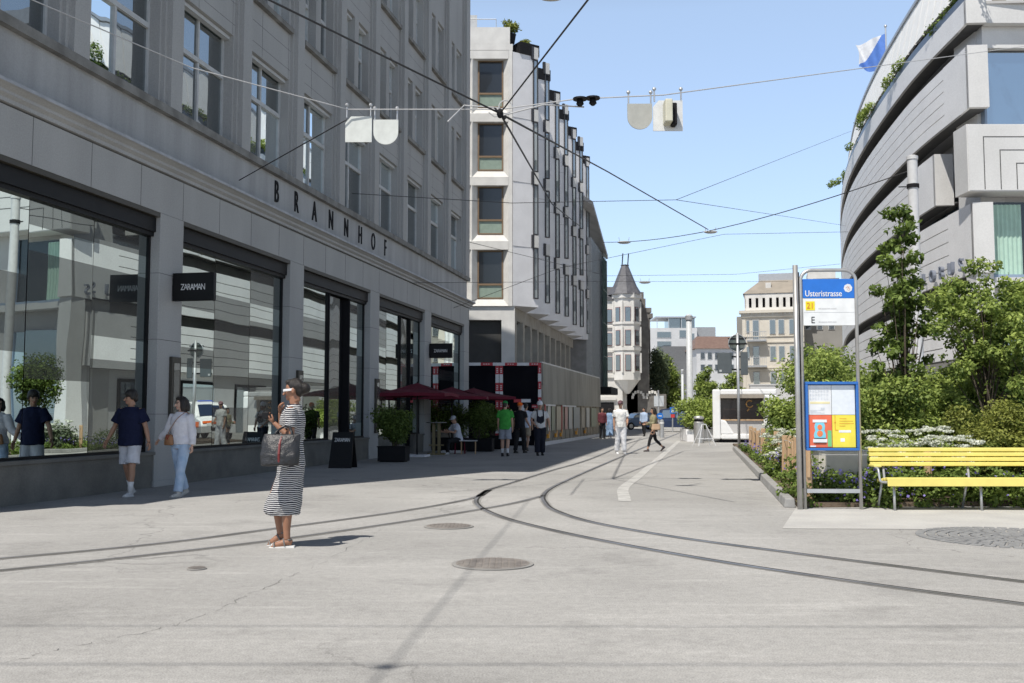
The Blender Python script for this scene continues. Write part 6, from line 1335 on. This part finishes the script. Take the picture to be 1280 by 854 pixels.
# ---- couple walking left
MAN = person('man in navy t-shirt and white shorts holding hands with the woman in white', G(161, 620.5), -12, 1.73, legs=((10,6),(-8,14)), yaw=-48, nod=2,
    arms=(((.34,.02,-.95),(.28,-.06,-.95)),((-.42,.05,-.9),(-.38,-.22,-.9))), top=(cloth('navy cotton', (.012,.016,.045)), 'short', .85, .030), bottom=(cloth('white cotton shorts', (.62,.63,.68)), .44, 1.12, .018), hair='shaggy', socks=(.75,.75,.76), shoes=(.62,.63,.64), skin=(.36,.20,.13))
WO = person('woman in white blouse and light blue jeans with a small brown bag', G(224.5, 620.5), -20, 1.64, legs=((14,6),(-12,12)), yaw=-42, nod=4, female=True,
    arms=(((.26,.02,-.96),(.10,-.14,-.98)),((-.42,.0,-.91),(-.78,.10,-.62))), top=(cloth('white blouse', (.72,.71,.75)), 'long', .93, .024), bottom=(cloth('pale denim', (.30,.42,.58), (.42,.52,.66)), .98, 1.0, .018), hair='bob', shoes=(.55,.53,.50), skin=(.52,.33,.25))
r = WO['root']; hbg = thing('shoulder_bag', r.location, 'small brown leather shoulder bag worn by the woman in the white blouse', 'bag', rz=r.rotation_euler.z); hbg.scale = r.scale
M_brl = mat('brown leather', (.30,.15,.07), (.23,.11,.05), scale=8, rough=.5)
b = MB(); b.loft([(-.12,-.17,.90,.085,.035),(-.12,-.17,.92,.10,.045),(-.12,-.17,1.03,.085,.04),(-.12,-.17,1.09,.06,.025)], 18); remesh(b, 'bag_body', M_brl, hbg, .008, 2)
strap('strap', catmull([V3(-.17,-.16,1.05), V3(-.09,-.178,1.18), V3(.04,-.165,1.36), V3(.13,-.06,1.475), V3(.13,.06,1.45)], 5), .007, .004, M_brl, hbg)
b = MB(); b.tube([V3(-.15,-.205,1.08), V3(-.12,-.215,1.0), V3(-.09,-.205,1.08)], .008, 6); b.build('flap_scarf', cloth('red scarf', (.3,.04,.04)), hbg)
# ---- farther people
def at(u, v): return G(u, v)
P1 = person('man in white t-shirt and white trousers with a cap walking between the rails', at(776,567.5), 10, 1.80, legs=((6,6),(-6,10)), yaw=-30, nod=12, q=1.6, top=(cloth('white tee', (.78,.77,.74)), 'short', .88, .02), bottom=(cloth('white trousers', (.74,.74,.76)), .97, 1.12, .02), hair='short', shoes=(.75,.75,.75), arms=(((.15,-.1,-.98),(-.25,-.75,-.55)),((-.14,0,-1),(-.05,-.2,-1))))
P1['cap'](cloth('plum cap', (.16,.09,.10)))
bp2 = thing('backpack', P1['root'].location, 'black backpack on the man dressed all in white', 'backpack', rz=P1['root'].rotation_euler.z); b = MB(); b.loft([(.06,.20,.95,.12,.07),(.06,.20,1.0,.15,.09),(.06,.20,1.3,.14,.08),(.06,.19,1.38,.09,.05)], 16); remesh(b, 'pack', M_dark2, bp2, .014, 2); strap('strap', [V3(.12,.17,1.38), V3(.12,.0,1.51), V3(.13,-.115,1.40), V3(.17,-.05,1.2), V3(.17,.14,1.1)], .016, .008, M_dark2, bp2)
P2 = person('woman in dark trousers and beige top walking left with a beige bag', at(817,564.5), -80, 1.62, legs=((24,10),(-16,30)), q=1.6, female=True, top=(cloth('khaki top', (.28,.26,.16)), 'long', .95, .015), bottom=(cloth('black trousers', (.02,.02,.022)), .86, .82, 0), hair='bob', shoes=(.10,.08,.08), arms=(((.05,-.2,-.95),(-.1,-.9,.1)),((-.05,-.1,-1),(0,-.9,-.1))))
bg2 = thing('handbag', P2['root'].location, 'beige handbag at the hip of the woman in dark trousers', 'bag', rz=P2['root'].rotation_euler.z); b = MB(); b.loft([(.23,.02,.78,.05,.16),(.23,.02,.82,.06,.18),(.23,.02,1.0,.04,.15)], 16); remesh(b, 'bag_body', cloth('beige canvas', (.55,.38,.25)), bg2, .012, 2); strap('strap', [V3(.21,-.08,.98), V3(.17,-.02,1.35), V3(.17,.03,1.35), V3(.21,.12,.98)], .009, .006, M_brl, bg2)
P3 = person('man in bright green t-shirt and green cap seen from behind', at(631.5,570.5), 172, 1.76, legs=((3,2),(-4,6)), q=1.5, top=(cloth('green tee', (.06,.33,.06)), 'short', .86, .022), bottom=(cloth('grey shorts', (.30,.32,.37)), .44, 1.15, .02), hair='short', shoes=(.02,.02,.02), socks=(.03,.03,.03), skin=(.50,.30,.21)); P3['cap'](cloth('green cap', (.03,.22,.06)))
P4 = person('worker in black shirt and orange cap beside the hoarding door', at(650,566.5), 150, 1.76, legs=((-10,4),(14,8)), q=1.6, top=(cloth('black tee', (.02,.02,.024)), 'short', .86, .015), bottom=(cloth('black work trousers', (.025,.025,.027)), .97, 1.05, .01), hair=None, shoes=(.03,.03,.03), arms=(((.15,0,-1),(.1,-.3,-.9)),((-.2,-.1,-1),(-.1,-.6,-.7)))); P4['cap'](cloth('orange cap', (.75,.14,.02)))
P5 = person('man in pale shirt and beige shorts walking behind the helmeted worker', at(657.5,563.5), 165, 1.74, legs=((6,2),(-8,8)), q=1.8, top=(cloth('pale blue shirt', (.55,.60,.70)), 'short', .86, .02), bottom=(cloth('beige shorts', (.36,.30,.22)), .44, 1.1, .01), hair='short', shoes=(.1,.09,.08), skin=(.40,.23,.15))
P6 = person('worker in white helmet, white shirt and dark dungarees walking towards the camera', at(675,569.5), 5, 1.74, legs=((-4,6),(6,2)), q=1.5, top=(cloth('off white tee', (.60,.60,.60)), 'short', .90, .015), bottom=(cloth('navy dungarees', (.018,.02,.032)), .97, 1.22, .02), hair='short', shoes=(.03,.03,.03), skin=(.40,.22,.15), arms=(((.35,0,-.9),(.1,-.1,-1)),((-.35,0,-.9),(.45,-.5,-.6)))); P6['cap'](cloth('white helmet', (.75,.76,.80), rough=.4), helmet=True)
b = MB(); b.loft([(0,0,.88,.185,.14),(0,0,1.05,.17,.135),(0,0,1.16,.15,.14)], 16); [b.tube([(sd*.11,-.145,1.12),(sd*.10,-.145,1.35),(sd*.10,-.04,1.50),(sd*.09,.10,1.42),(sd*.05,.14,1.12)], .024, 8) for sd in (1,-1)]; b.box(-.10,.10,-.150,-.136,1.08,1.30); remesh(b, 'bib', cloth('navy dungarees', (0,0,0)), P6['root'], .012, 2)
P7 = person('person with a cap sitting at a low table among the dark bushes', at(573,567.5), -60, 1.72, legs=((85,80),(78,88)), q=1.6, seated=-.43, lean=14, nod=10, top=(cloth('white shirt seated', (.60,.62,.68)), 'short', .88, .015), bottom=(cloth('black work trousers', (0,0,0)), .97, 1.0, 0), hair='short', shoes=(.6,.6,.6), arms=(((.2,-.5,-.8),(-.2,-.9,.2)),((-.2,-.5,-.8),(.2,-.9,.1)))); P7['cap'](cloth('grey white cap', (.45,.47,.5)))
P8 = person('distant pedestrian in a dark red top near the hoarding end', at(753,548.5), 20, 1.7, legs=((4,2),(-4,4)), q=2.4, top=(cloth('wine shirt', (.14,.04,.05)), 'long', .88, .02), bottom=(cloth('black trousers', (.02,.02,.022)), .97, 1, 0), hair='short', shoes=(.02,.02,.02))
P9 = person('distant pedestrian in a long pale blue dress by the shops', at(762,548), 160, 1.68, legs=((4,2),(-4,4)), q=2.4, female=True, top=(cloth('sky blue dress', (.28,.40,.58)), 'long', .90, .03), bottom=(cloth('sky blue dress', (.28,.40,.58)), .9, 1.6, .04), hair='bob', shoes=(.5,.5,.5))
P10 = person('distant pedestrian in a light blue shirt between the two walkers', at(805,545.5), -40, 1.74, legs=((8,2),(-8,8)), q=2.4, top=(cloth('light blue shirt', (.40,.50,.66)), 'long', .86, .02), bottom=(cloth('black trousers', (0,0,0)), .97, 1, 0), hair='short', shoes=(.02,.02,.02))
